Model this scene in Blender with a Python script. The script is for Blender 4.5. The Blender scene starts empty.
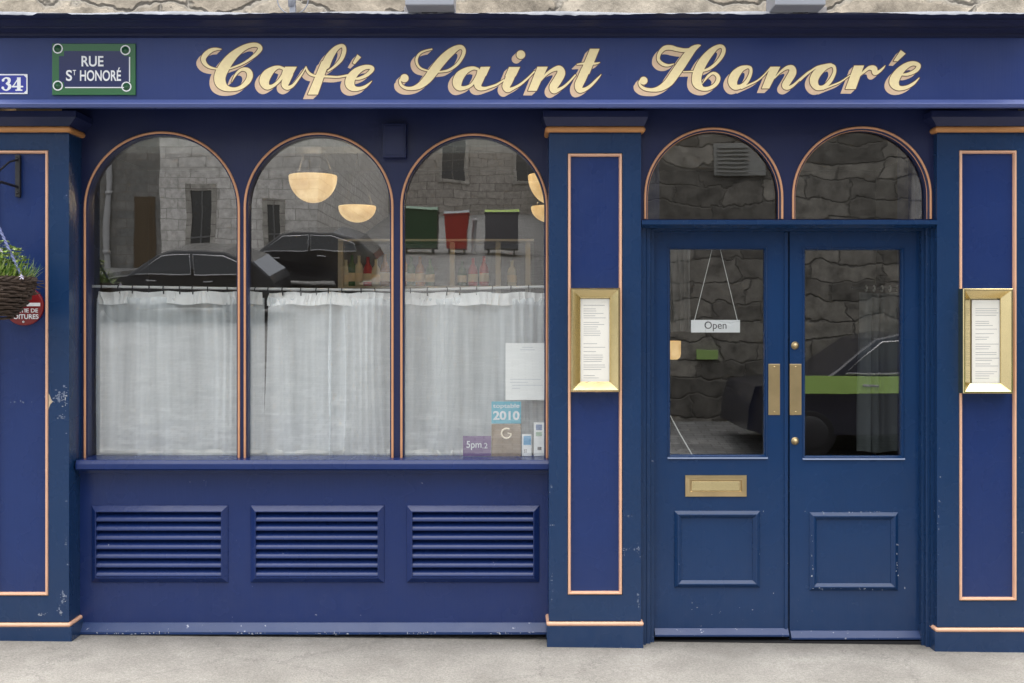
import bpy, bmesh, math, random
import numpy as np
from mathutils import Vector, Matrix
random.seed(7)
S = bpy.context.scene
R = math.radians

# ------------------------------------------------------------------ camera
EYE = 1.64; DIST = 5.5; FPX = 1100.0; VX = 512.0; VY = 318.0
cd = bpy.data.cameras.new('camera'); cam = bpy.data.objects.new('camera', cd)
S.collection.objects.link(cam)
cam.location = (0, -DIST, EYE); cam.rotation_euler = (R(90), 0, 0)
cd.sensor_width = 36; cd.lens = 36 * FPX / 1024
cd.shift_y = -23.5 / 1024
cd.clip_end = 500; cd.clip_start = 0.05
S.camera = cam

# ------------------------------------------------------------------ world, sun, exposure
SUN_EL = R(86); SUN_AZ = R(200)          # azimuth clockwise from +y; bright overcast, lightest overhead
w = bpy.data.worlds.new('World'); S.world = w; w.use_nodes = True
nt = w.node_tree; bg = nt.nodes['Background']
sky = nt.nodes.new('ShaderNodeTexSky'); sky.sky_type = 'NISHITA'; sky.sun_disc = False
sky.sun_elevation = SUN_EL; sky.sun_rotation = SUN_AZ; sky.dust_density = 3.0; sky.air_density = 1.2
hs = nt.nodes.new('ShaderNodeHueSaturation'); hs.inputs['Saturation'].default_value = 0.25
nt.links.new(sky.outputs[0], hs.inputs['Color']); nt.links.new(hs.outputs[0], bg.inputs[0])
bg.inputs[1].default_value = 0.15
sl = bpy.data.lights.new('sun', 'SUN'); so = bpy.data.objects.new('sun', sl); S.collection.objects.link(so)
sl.energy = 1.5; sl.angle = R(90); sl.color = (1, 0.96, 0.9)
sdir = Vector((math.sin(SUN_AZ) * math.cos(SUN_EL), math.cos(SUN_AZ) * math.cos(SUN_EL), math.sin(SUN_EL)))
so.rotation_euler = sdir.to_track_quat('Z', 'Y').to_euler(); so.location = sdir * 30
S.view_settings.view_transform = 'Standard'; S.view_settings.look = 'None'
S.view_settings.gamma = 1; S.view_settings.use_curve_mapping = False
S.view_settings.exposure = 1.4
S.render.engine = 'CYCLES'
S.cycles.max_bounces = 10; S.cycles.transparent_max_bounces = 16

# ------------------------------------------------------------------ helpers: pixel of the facade -> metres at depth d
def X(px, d=0.0): return (px - VX) * (DIST + d) / FPX
def Z(py, d=0.0): return EYE - (py - VY) * (DIST + d) / FPX
def U(n, d=0.0): return n * (DIST + d) / FPX

COL = S.collection
def link(name, me, mats, parent=None):
    o = bpy.data.objects.new(name, me); COL.objects.link(o)
    if not isinstance(mats, (list, tuple)): mats = [mats]
    if len(me.materials) == 0:
        for m in mats: me.materials.append(m)
    if parent is not None: adopt(o, parent)
    return o
WLOC = {}
def adopt(o, parent):
    o.parent = parent
    o.matrix_parent_inverse = Matrix.Translation(-Vector(WLOC.get(parent.name, (0, 0, 0))))
def thing(name, label, cat, loc=(0, 0, 0), group=None):
    o = bpy.data.objects.new(name, None); COL.objects.link(o); o.empty_display_size = 0.1
    o.location = loc; WLOC[o.name] = tuple(loc)
    o['label'] = label; o['category'] = cat
    if group: o['group'] = group
    return o
def tag(o, label=None, cat=None, group=None, kind=None):
    if label: o['label'] = label
    if cat: o['category'] = cat
    if group: o['group'] = group
    if kind: o['kind'] = kind
    return o
def copy_tree(o, loc, label=None):
    c = o.copy(); COL.objects.link(c); c.location = loc
    if label: c['label'] = label
    for ch in list(o.children):
        k = ch.copy(); COL.objects.link(k); k.parent = c
        for g in list(ch.children):
            q = g.copy(); COL.objects.link(q); q.parent = k
    return c

class MB:
    def __init__(s): s.v = []; s.f = []; s.m = []; s.sm = []
    def add(s, vs, fs, mi=0, smooth=False):
        b = len(s.v); s.v += [tuple(v) for v in vs]
        for f in fs: s.f.append([b + i for i in f]); s.m.append(mi); s.sm.append(smooth)
    def box(s, x0, x1, y0, y1, z0, z1, mi=0, bev=0.0):
        if x0 > x1: x0, x1 = x1, x0
        if y0 > y1: y0, y1 = y1, y0
        if z0 > z1: z0, z1 = z1, z0
        if bev > 0:
            bm = bmesh.new(); bmesh.ops.create_cube(bm, size=1)
            for v in bm.verts:
                v.co = ((x0 + x1) / 2 + v.co.x * (x1 - x0), (y0 + y1) / 2 + v.co.y * (y1 - y0), (z0 + z1) / 2 + v.co.z * (z1 - z0))
            bmesh.ops.bevel(bm, geom=list(bm.edges), offset=bev, segments=2, affect='EDGES', profile=0.5)
            bm.verts.index_update()
            s.add([v.co[:] for v in bm.verts], [[v.index for v in f.verts] for f in bm.faces], mi); bm.free(); return
        vs = [(x, y, z) for x in (x0, x1) for y in (y0, y1) for z in (z0, z1)]
        s.add(vs, [(0, 1, 3, 2), (4, 6, 7, 5), (0, 4, 5, 1), (2, 3, 7, 6), (0, 2, 6, 4), (1, 5, 7, 3)], mi)
    def pbox(s, px0, px1, py0, py1, d0, d1, mi=0, bev=0.0):
        s.box(X(px0, d0), X(px1, d0), d0, d1, Z(py1, d0), Z(py0, d0), mi, bev)
    def tube(s, pts, r, n=8, mi=0, cap=True, closed=False):
        pts = [Vector(p) for p in pts]; k = len(pts)
        rr = r if isinstance(r, (list, tuple)) else [r] * k
        vs = []; up = None
        for i, p in enumerate(pts):
            if closed: t = pts[(i + 1) % k] - pts[i - 1]
            else: t = pts[min(i + 1, k - 1)] - pts[max(i - 1, 0)]
            t.normalize()
            if up is None:
                up = Vector((0, 1, 0)) if abs(t.y) < 0.9 else Vector((0, 0, 1))
            a = t.cross(up); a.normalize(); b = a.cross(t); up = b
            for j in range(n):
                an = 2 * math.pi * j / n
                vs.append(p + (a * math.cos(an) + b * math.sin(an)) * rr[i])
        fs = []
        for i in range(k if closed else k - 1):
            i2 = (i + 1) % k
            for j in range(n):
                j2 = (j + 1) % n
                fs.append((i * n + j, i * n + j2, i2 * n + j2, i2 * n + j))
        s.add(vs, fs, mi, True)
        if cap and not closed:
            s.add(vs[:n], [list(range(n))[::-1]], mi); s.add(vs[-n:], [list(range(n))], mi)
    def lathe(s, prof, c=(0, 0, 0), n=24, mi=0, axis='z', smooth=True):
        vs = []
        for (r, h) in prof:
            for j in range(n):
                a = 2 * math.pi * j / n
                if axis == 'z': vs.append((c[0] + r * math.cos(a), c[1] + r * math.sin(a), c[2] + h))
                else: vs.append((c[0] + r * math.cos(a), c[1] + h, c[2] + r * math.sin(a)))
        fs = []
        for i in range(len(prof) - 1):
            for j in range(n):
                j2 = (j + 1) % n
                fs.append((i * n + j, i * n + j2, (i + 1) * n + j2, (i + 1) * n + j))
        s.add(vs, fs, mi, smooth)
    def frame(s, px0, px1, py0, py1, d, prof, mi=0):
        """mitred rectangular moulding; prof = (inset in m, offset in y in m)"""
        x0, x1, z0, z1 = X(px0, d), X(px1, d), Z(py1, d), Z(py0, d)
        vs = []
        for (i, h) in prof:
            vs += [(x0 + i, d + h, z0 + i), (x1 - i, d + h, z0 + i), (x1 - i, d + h, z1 - i), (x0 + i, d + h, z1 - i)]
        fs = []
        for k in range(len(prof) - 1):
            for j in range(4):
                j2 = (j + 1) % 4
                fs.append((k * 4 + j, k * 4 + j2, (k + 1) * 4 + j2, (k + 1) * 4 + j))
        s.add(vs, fs, mi)
    def prismx(s, prof, x0, x1, mi=0):
        """profile in (y,z), extruded along x"""
        n = len(prof)
        vs = [(x0, y, z) for y, z in prof] + [(x1, y, z) for y, z in prof]
        fs = [(i, (i + 1) % n, n + (i + 1) % n, n + i) for i in range(n)] + [list(range(n))[::-1], [n + i for i in range(n)]]
        s.add(vs, fs, mi)
    def build(s, name, mats, parent=None):
        me = bpy.data.meshes.new(name); me.from_pydata(s.v, [], s.f)
        if not isinstance(mats, (list, tuple)): mats = [mats]
        for m in mats: me.materials.append(m)
        me.polygons.foreach_set('material_index', s.m)
        me.polygons.foreach_set('use_smooth', s.sm)
        me.update()
        bm = bmesh.new(); bm.from_mesh(me); bmesh.ops.recalc_face_normals(bm, faces=bm.faces); bm.to_mesh(me); bm.free()
        return link(name, me, mats, parent)

def curve_mesh(loops, y_front, thick):
    """filled 2D outline(s) with holes; loops in world (x,z); returns a mesh standing in the XZ plane"""
    cu = bpy.data.curves.new('tmp', 'CURVE'); cu.dimensions = '2D'; cu.fill_mode = 'BOTH'; cu.extrude = thick / 2
    for lp in loops:
        sp = cu.splines.new('POLY'); sp.points.add(len(lp) - 1)
        for p, (a, b) in zip(sp.points, lp): p.co = (a, b, 0, 1)
        sp.use_cyclic_u = True
    return curve_to_mesh(cu, lambda co: (co.x, y_front + thick / 2 - co.z, co.z * 0 + co.y))
def curve_to_mesh(cu, fn):
    ob = bpy.data.objects.new('tmp', cu); COL.objects.link(ob)
    dg = bpy.context.evaluated_depsgraph_get(); dg.update()
    me = bpy.data.meshes.new_from_object(ob.evaluated_get(dg))
    bpy.data.objects.remove(ob); bpy.data.curves.remove(cu)
    for v in me.vertices: v.co = fn(v.co.copy())
    me.materials.clear()
    return me
def sheet_pane(name, lp, d, m, parent):
    b = MB(); b.add([(X(a, d), d, Z(c, d)) for a, c in lp], [list(range(len(lp)))]); return b.build(name, m, parent)
def plate(name, ploops, d, thick, mat, parent=None):
    me = curve_mesh([[(X(a, d), Z(b, d)) for a, b in lp] for lp in ploops], d, thick)
    return link(name, me, mat, parent)
def text(name, s, px0, px1, py0, py1, d, mat, parent=None, bold=0.0):
    cu = bpy.data.curves.new('tmp', 'FONT'); cu.body = s; cu.size = 1; cu.extrude = 0.002; cu.offset = bold
    me = curve_to_mesh(cu, lambda co: co)
    xs = [v.co.x for v in me.vertices]; ys = [v.co.y for v in me.vertices]
    a0, a1, b0, b1 = min(xs), max(xs), min(ys), max(ys)
    x0, x1, z0, z1 = X(px0, d), X(px1, d), Z(py1, d), Z(py0, d)
    for v in me.vertices:
        v.co = (x0 + (v.co.x - a0) / (a1 - a0) * (x1 - x0), d - v.co.z * 0.1, z0 + (v.co.y - b0) / (b1 - b0) * (z1 - z0))
    return link(name, me, mat, parent)

# ------------------------------------------------------------------ materials
def mat(name, col, rough=0.5, metal=0.0, var=0.12, vscale=4.0, bump=0.0, bscale=60.0, spec=0.5, coat=0.0, emit=None, es=0.0):
    m = bpy.data.materials.new(name); m.use_nodes = True
    n = m.node_tree.nodes; l = m.node_tree.links; p = n['Principled BSDF']
    p.inputs['Roughness'].default_value = rough; p.inputs['Metallic'].default_value = metal
    p.inputs['Specular IOR Level'].default_value = spec
    p.inputs['Coat Weight'].default_value = coat; p.inputs['Coat Roughness'].default_value = 0.15
    tc = n.new('ShaderNodeTexCoord')
    no = n.new('ShaderNodeTexNoise'); no.inputs['Scale'].default_value = vscale; no.inputs['Detail'].default_value = 6
    l.new(tc.outputs['Object'], no.inputs['Vector'])
    mx = n.new('ShaderNodeMix'); mx.data_type = 'RGBA'
    mx.inputs['A'].default_value = (*[c * (1 - var) for c in col], 1); mx.inputs['B'].default_value = (*[min(1, c * (1 + var)) for c in col], 1)
    l.new(no.outputs['Fac'], mx.inputs['Factor']); l.new(mx.outputs['Result'], p.inputs['Base Color'])
    if bump > 0:
        b = n.new('ShaderNodeTexNoise'); b.inputs['Scale'].default_value = bscale; b.inputs['Detail'].default_value = 5
        l.new(tc.outputs['Object'], b.inputs['Vector'])
        bp = n.new('ShaderNodeBump'); bp.inputs['Strength'].default_value = bump; bp.inputs['Distance'].default_value = 0.01
        l.new(b.outputs['Fac'], bp.inputs['Height']); l.new(bp.outputs[0], p.inputs['Normal'])
    if emit:
        p.inputs['Emission Color'].default_value = (*emit, 1); p.inputs['Emission Strength'].default_value = es
    return m
def paint(name, col, rough=0.35, chips=0.0, dirt=True):
    """gloss paint: brush streaks, faint fade, a few chips, dust near the ground"""
    m = mat(name, col, rough, var=0.16, vscale=2.2, spec=0.36)
    n = m.node_tree.nodes; l = m.node_tree.links; p = n['Principled BSDF']
    tc = n['Texture Coordinate']
    mp = n.new('ShaderNodeMapping'); mp.inputs['Scale'].default_value = (90, 90, 4)
    l.new(tc.outputs['Object'], mp.inputs['Vector'])
    st = n.new('ShaderNodeTexNoise'); st.inputs['Scale'].default_value = 1; st.inputs['Detail'].default_value = 4
    l.new(mp.outputs[0], st.inputs['Vector'])
    lo = n.new('ShaderNodeTexNoise'); lo.inputs['Scale'].default_value = 5; lo.inputs['Detail'].default_value = 3
    l.new(tc.outputs['Object'], lo.inputs['Vector'])
    ad = n.new('ShaderNodeMath'); ad.operation = 'MULTIPLY_ADD'; ad.inputs[1].default_value = 3.0
    l.new(lo.outputs['Fac'], ad.inputs[0]); l.new(st.outputs['Fac'], ad.inputs[2])
    bp = n.new('ShaderNodeBump'); bp.inputs['Strength'].default_value = 0.2; bp.inputs['Distance'].default_value = 0.004
    l.new(ad.outputs[0], bp.inputs['Height']); l.new(bp.outputs[0], p.inputs['Normal'])
    rr = n.new('ShaderNodeMapRange'); rr.inputs['To Min'].default_value = rough - 0.08; rr.inputs['To Max'].default_value = rough + 0.15
    l.new(lo.outputs['Fac'], rr.inputs['Value']); l.new(rr.outputs[0], p.inputs['Roughness'])
    base = n['Mix'].outputs['Result']
    # dust and splash dirt low down, scuffs and chips scattered over the low half
    sx = n.new('ShaderNodeSeparateXYZ'); l.new(tc.outputs['Object'], sx.inputs[0])
    hz = n.new('ShaderNodeMapRange'); hz.inputs['From Min'].default_value = 0.55; hz.inputs['From Max'].default_value = 0.0
    hz.inputs['To Min'].default_value = 0.0; hz.inputs['To Max'].default_value = 0.10
    l.new(sx.outputs['Z'], hz.inputs['Value'])
    dn = n.new('ShaderNodeTexNoise'); dn.inputs['Scale'].default_value = 14; dn.inputs['Detail'].default_value = 8
    l.new(tc.outputs['Object'], dn.inputs['Vector'])
    mu = n.new('ShaderNodeMath'); mu.operation = 'MULTIPLY'; l.new(hz.outputs[0], mu.inputs[0]); l.new(dn.outputs['Fac'], mu.inputs[1])
    m2 = n.new('ShaderNodeMix'); m2.data_type = 'RGBA'; m2.inputs['B'].default_value = (0.16, 0.17, 0.22, 1)
    l.new(mu.outputs[0], m2.inputs['Factor']); l.new(base, m2.inputs['A'])
    out = m2.outputs['Result']
    if chips > 0:
        ch = n.new('ShaderNodeTexNoise'); ch.inputs['Scale'].default_value = 38; ch.inputs['Detail'].default_value = 5; ch.inputs['Roughness'].default_value = 0.65
        l.new(tc.outputs['Object'], ch.inputs['Vector'])
        cr = n.new('ShaderNodeMapRange'); cr.inputs['From Min'].default_value = 0.735 - chips * 0.05; cr.inputs['From Max'].default_value = 0.75 - chips * 0.05
        l.new(ch.outputs['Fac'], cr.inputs['Value'])
        m3 = n.new('ShaderNodeMix'); m3.data_type = 'RGBA'; m3.inputs['B'].default_value = (0.3, 0.32, 0.4, 1)
        l.new(cr.outputs[0], m3.inputs['Factor']); l.new(out, m3.inputs['A']); out = m3.outputs['Result']
    l.new(out, p.inputs['Base Color'])
    return m

P_PANEL = paint('navy_panel_paint', (0.011, 0.029, 0.122), 0.24)
P_STILE = paint('navy_stile_paint', (0.008, 0.032, 0.095), 0.24, chips=0.4)
P_RISER = paint('navy_riser_paint', (0.009, 0.025, 0.114), 0.22, chips=0.3)
P_FASC = paint('navy_fascia_paint', (0.019, 0.038, 0.150), 0.28)
P_BEAD = paint('lightened_edge_paint', (0.075, 0.105, 0.28), 0.35)  # paler copy of the navy; the moulding's highlight is put into its colour
P_CORN = paint('navy_cornice_paint', (0.014, 0.018, 0.055), 0.4)
P_HEAD = paint('navy_head_paint', (0.012, 0.018, 0.066), 0.32)
P_DOOR = paint('blue_door_paint', (0.006, 0.031, 0.100), 0.22, chips=0.35)
P_KICK = paint('navy_kick_paint', (0.006, 0.028, 0.11), 0.3, chips=1.3)
GILTP = mat('pale_pink_gilt_paint', (0.72, 0.42, 0.28), 0.35, var=0.12, vscale=9, bump=0.04)
GILT = mat('copper_trim_paint', (0.60, 0.30, 0.16), 0.38, var=0.2, vscale=9, bump=0.05)
GILT2 = mat('gilded_capital_paint', (0.50, 0.23, 0.08), 0.4, var=0.2, vscale=9)
BRASS = mat('polished_brass', (0.76, 0.63, 0.34), 0.18, 1.0, var=0.12, vscale=7, bump=0.05, bscale=8)
BRASS2 = mat('worn_brass', (0.56, 0.43, 0.24), 0.36, 1.0, var=0.2, vscale=12, bump=0.06, bscale=50)
BLACK = mat('black_iron', (0.012, 0.012, 0.015), 0.5)
DARK = mat('dark_void', (0.01, 0.01, 0.012), 0.9)
WHITE = mat('white_enamel', (0.75, 0.76, 0.78), 0.3, var=0.03)
PAPER = mat('white_paper', (0.86, 0.86, 0.85), 0.7, var=0.03)
INK = mat('grey_print', (0.42, 0.42, 0.42), 0.8)
INKD = mat('dark_print', (0.06, 0.06, 0.07), 0.7)

def glass_mat(name, ior=1.9, tint=(0.93, 0.95, 0.94), wave=0.09):
    m = bpy.data.materials.new(name); m.use_nodes = True
    n = m.node_tree.nodes; l = m.node_tree.links; n.clear()
    o = n.new('ShaderNodeOutputMaterial'); mx = n.new('ShaderNodeMixShader')
    t = n.new('ShaderNodeBsdfTransparent'); t.inputs[0].default_value = (*tint, 1)
    g = n.new('ShaderNodeBsdfGlossy'); g.inputs['Roughness'].default_value = 0.0; g.inputs[0].default_value = (1, 1, 1, 1)
    # Schlick reflectance, the same from both sides of the sheet
    f0 = ((ior - 1) / (ior + 1)) ** 2
    lw = n.new('ShaderNodeLayerWeight'); lw.inputs['Blend'].default_value = 0.5
    pw = n.new('ShaderNodeMath'); pw.operation = 'POWER'; pw.inputs[1].default_value = 5; l.new(lw.outputs['Facing'], pw.inputs[0])
    f = n.new('ShaderNodeMath'); f.operation = 'MULTIPLY_ADD'; f.inputs[1].default_value = 1 - f0; f.inputs[2].default_value = f0; l.new(pw.outputs[0], f.inputs[0])
    tc = n.new('ShaderNodeTexCoord'); no = n.new('ShaderNodeTexNoise'); no.inputs['Scale'].default_value = 2.6; no.inputs['Detail'].default_value = 1.5
    l.new(tc.outputs['Object'], no.inputs['Vector'])
    b = n.new('ShaderNodeBump'); b.inputs['Strength'].default_value = wave; b.inputs['Distance'].default_value = 0.006
    l.new(no.outputs['Fac'], b.inputs['Height']); l.new(b.outputs[0], g.inputs['Normal'])
    l.new(f.outputs[0], mx.inputs[0]); l.new(t.outputs[0], mx.inputs[1]); l.new(g.outputs[0], mx.inputs[2]); l.new(mx.outputs[0], o.inputs[0])
    return m
GLASS = glass_mat('old_window_glass', 2.8)
GLASS_D = glass_mat('door_glass', 2.5)
CLEAR = glass_mat('thin_clear_glass', 1.4, (0.98, 0.98, 0.98), 0.0)

def cloth(name, fac, col):
    m = bpy.data.materials.new(name); m.use_nodes = True
    n = m.node_tree.nodes; l = m.node_tree.links; n.clear()
    o = n.new('ShaderNodeOutputMaterial'); mx = n.new('ShaderNodeMixShader'); m2 = n.new('ShaderNodeMixShader')
    t = n.new('ShaderNodeBsdfTransparent'); d = n.new('ShaderNodeBsdfDiffuse'); tr = n.new('ShaderNodeBsdfTranslucent')
    tc = n.new('ShaderNodeTexCoord'); mp = n.new('ShaderNodeMapping'); mp.inputs['Scale'].default_value = (16, 16, .8)
    no = n.new('ShaderNodeTexNoise'); no.inputs['Scale'].default_value = 1; no.inputs['Detail'].default_value = 3
    l.new(tc.outputs['Object'], mp.inputs[0]); l.new(mp.outputs[0], no.inputs['Vector'])
    mr = n.new('ShaderNodeMapRange'); mr.inputs['From Min'].default_value = 0.3; mr.inputs['From Max'].default_value = 0.7
    mr.inputs['To Min'].default_value = fac - 0.12; mr.inputs['To Max'].default_value = min(1, fac + 0.12)
    l.new(no.outputs['Fac'], mr.inputs['Value'])
    d.inputs[0].default_value = (*col, 1); tr.inputs[0].default_value = (*col, 1)
    m2.inputs[0].default_value = 0.14; l.new(d.outputs[0], m2.inputs[1]); l.new(tr.outputs[0], m2.inputs[2])
    lw = n.new('ShaderNodeLayerWeight'); lw.inputs['Blend'].default_value = 0.5
    cs = n.new('ShaderNodeMath'); cs.operation = 'SUBTRACT'; cs.inputs[0].default_value = 1.06; l.new(lw.outputs['Facing'], cs.inputs[1])
    iv_ = n.new('ShaderNodeMath'); iv_.operation = 'DIVIDE'; iv_.inputs[0].default_value = 1; l.new(cs.outputs[0], iv_.inputs[1])
    om = n.new('ShaderNodeMath'); om.operation = 'SUBTRACT'; om.inputs[0].default_value = 1; om.use_clamp = True; l.new(mr.outputs[0], om.inputs[1])
    pw = n.new('ShaderNodeMath'); pw.operation = 'POWER'; l.new(om.outputs[0], pw.inputs[0]); l.new(iv_.outputs[0], pw.inputs[1])
    of = n.new('ShaderNodeMath'); of.operation = 'SUBTRACT'; of.inputs[0].default_value = 1; l.new(pw.outputs[0], of.inputs[1])
    l.new(of.outputs[0], mx.inputs[0]); l.new(t.outputs[0], mx.inputs[1]); l.new(m2.outputs[0], mx.inputs[2]); l.new(mx.outputs[0], o.inputs[0])
    return m
SHEER = cloth('sheer_white_voile', 0.60, (0.91, 0.95, 0.98))
HEADER = cloth('gathered_white_cotton', 0.97, (0.97, 0.97, 0.97))

def ground_mat(name, c0, c1, setts=False):
    m = bpy.data.materials.new(name); m.use_nodes = True
    n = m.node_tree.nodes; l = m.node_tree.links; p = n['Principled BSDF']; p.inputs['Roughness'].default_value = 0.85
    tc = n.new('ShaderNodeTexCoord')
    a = n.new('ShaderNodeTexNoise'); a.inputs['Scale'].default_value = 2.2; a.inputs['Detail'].default_value = 8; a.inputs['Roughness'].default_value = 0.65
    f = n.new('ShaderNodeTexNoise'); f.inputs['Scale'].default_value = 85; f.inputs['Detail'].default_value = 6; f.inputs['Roughness'].default_value = 0.75
    v = n.new('ShaderNodeTexVoronoi'); v.inputs['Scale'].default_value = 140
    for q in (a, f, v): l.new(tc.outputs['Object'], q.inputs['Vector'])
    mx = n.new('ShaderNodeMix'); mx.data_type = 'RGBA'; mx.inputs['A'].default_value = (*c0, 1); mx.inputs['B'].default_value = (*c1, 1)
    cr = n.new('ShaderNodeMapRange'); cr.inputs['From Min'].default_value = 0.3; cr.inputs['From Max'].default_value = 0.7
    l.new(a.outputs['Fac'], cr.inputs['Value']); l.new(cr.outputs[0], mx.inputs['Factor'])
    m2 = n.new('ShaderNodeMix'); m2.data_type = 'RGBA'; m2.blend_type = 'MULTIPLY'; m2.inputs['Factor'].default_value = 0.75
    fr = n.new('ShaderNodeMapRange'); fr.inputs['From Min'].default_value = 0.3; fr.inputs['From Max'].default_value = 0.65; fr.inputs['To Min'].default_value = 0.55; fr.inputs['To Max'].default_value = 1.15
    l.new(f.outputs['Fac'], fr.inputs['Value']); l.new(mx.outputs['Result'], m2.inputs['A']); l.new(fr.outputs[0], m2.inputs['B'])
    out = m2.outputs['Result']; hgt = f.outputs['Fac']; strength = 0.25
    if not setts:      # dark grime spots and hairline stains
        s = n.new('ShaderNodeTexNoise'); s.inputs['Scale'].default_value = 9; s.inputs['Detail'].default_value = 10; s.inputs['Roughness'].default_value = 0.8; s.inputs['Distortion'].default_value = 0.6
        l.new(tc.outputs['Object'], s.inputs['Vector'])
        sr = n.new('ShaderNodeMapRange'); sr.inputs['From Min'].default_value = 0.55; sr.inputs['From Max'].default_value = 0.75; sr.inputs['To Max'].default_value = 0.45
        l.new(s.outputs['Fac'], sr.inputs['Value'])
        m3 = n.new('ShaderNodeMix'); m3.data_type = 'RGBA'; m3.inputs['B'].default_value = (*[c * 0.5 for c in c0], 1)
        l.new(sr.outputs[0], m3.inputs['Factor']); l.new(out, m3.inputs['A']); out = m3.outputs['Result']
    else:
        b = n.new('ShaderNodeTexBrick'); b.inputs['Scale'].default_value = 1.0; b.inputs['Brick Width'].default_value = 0.24; b.inputs['Row Height'].default_value = 0.12
        b.inputs['Mortar Size'].default_value = 0.012; b.inputs['Mortar Smooth'].default_value = 0.5
        b.inputs['Color1'].default_value = (0.55, 0.55, 0.56, 1); b.inputs['Color2'].default_value = (1, 1, 1, 1); b.inputs['Mortar'].default_value = (0.3, 0.3, 0.3, 1)
        l.new(tc.outputs['Object'], b.inputs['Vector'])
        m3 = n.new('ShaderNodeMix'); m3.data_type = 'RGBA'; m3.blend_type = 'MULTIPLY'; m3.inputs['Factor'].default_value = 0.9
        l.new(out, m3.inputs['A']); l.new(b.outputs['Color'], m3.inputs['B']); out = m3.outputs['Result']; hgt = b.outputs['Fac']; strength = 0.5
    if not setts:
        sy = n.new('ShaderNodeSeparateXYZ'); l.new(tc.outputs['Object'], sy.inputs[0])
        dr_ = n.new('ShaderNodeMapRange'); dr_.inputs['From Min'].default_value = -0.16; dr_.inputs['From Max'].default_value = 0.12; l.new(sy.outputs['Y'], dr_.inputs['Value'])
        dm = n.new('ShaderNodeMath'); dm.operation = 'MULTIPLY'; l.new(dr_.outputs[0], dm.inputs[0]); l.new(s.outputs['Fac'], dm.inputs[1])
        m4 = n.new('ShaderNodeMix'); m4.data_type = 'RGBA'; m4.inputs['B'].default_value = (.07, .065, .055, 1); l.new(dm.outputs[0], m4.inputs['Factor']); l.new(out, m4.inputs['A']); out = m4.outputs['Result']
        cv = n.new('ShaderNodeTexVoronoi'); cv.feature = 'DISTANCE_TO_EDGE'; cv.inputs['Scale'].default_value = 1.1
        cd_ = n.new('ShaderNodeMix'); cd_.data_type = 'VECTOR'; cd_.inputs['Factor'].default_value = 0.25; l.new(tc.outputs['Object'], cd_.inputs['A']); l.new(s.outputs['Color'], cd_.inputs['B']); l.new(cd_.outputs['Result'], cv.inputs['Vector'])
        cm = n.new('ShaderNodeMapRange'); cm.inputs['From Min'].default_value = 0.0; cm.inputs['From Max'].default_value = 0.006; cm.inputs['To Min'].default_value = 0.55; cm.inputs['To Max'].default_value = 0.0; l.new(cv.outputs['Distance'], cm.inputs['Value'])
        m5 = n.new('ShaderNodeMix'); m5.data_type = 'RGBA'; m5.inputs['B'].default_value = (.08, .075, .07, 1); l.new(cm.outputs[0], m5.inputs['Factor']); l.new(out, m5.inputs['A']); out = m5.outputs['Result']
        vg = n.new('ShaderNodeMapRange'); vg.inputs['From Min'].default_value = 0.0; vg.inputs['From Max'].default_value = 0.5; vg.inputs['To Min'].default_value = 0.6; vg.inputs['To Max'].default_value = 1.2; l.new(v.outputs['Distance'], vg.inputs['Value'])
        m6 = n.new('ShaderNodeMix'); m6.data_type = 'RGBA'; m6.blend_type = 'MULTIPLY'; m6.inputs['Factor'].default_value = .7; l.new(out, m6.inputs['A']); l.new(vg.outputs[0], m6.inputs['B']); out = m6.outputs['Result']
        strength = .5
    l.new(out, p.inputs['Base Color'])
    bp = n.new('ShaderNodeBump'); bp.inputs['Strength'].default_value = strength; bp.inputs['Distance'].default_value = 0.01
    if setts: bp.invert = True
    l.new(hgt, bp.inputs['Height']); l.new(bp.outputs[0], p.inputs['Normal'])
    return m
PAVE = ground_mat('worn_concrete', (0.235, 0.22, 0.196), (0.37, 0.35, 0.316))
SETT = ground_mat('granite_setts', (0.26, 0.26, 0.26), (0.40, 0.40, 0.39), True)

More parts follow.
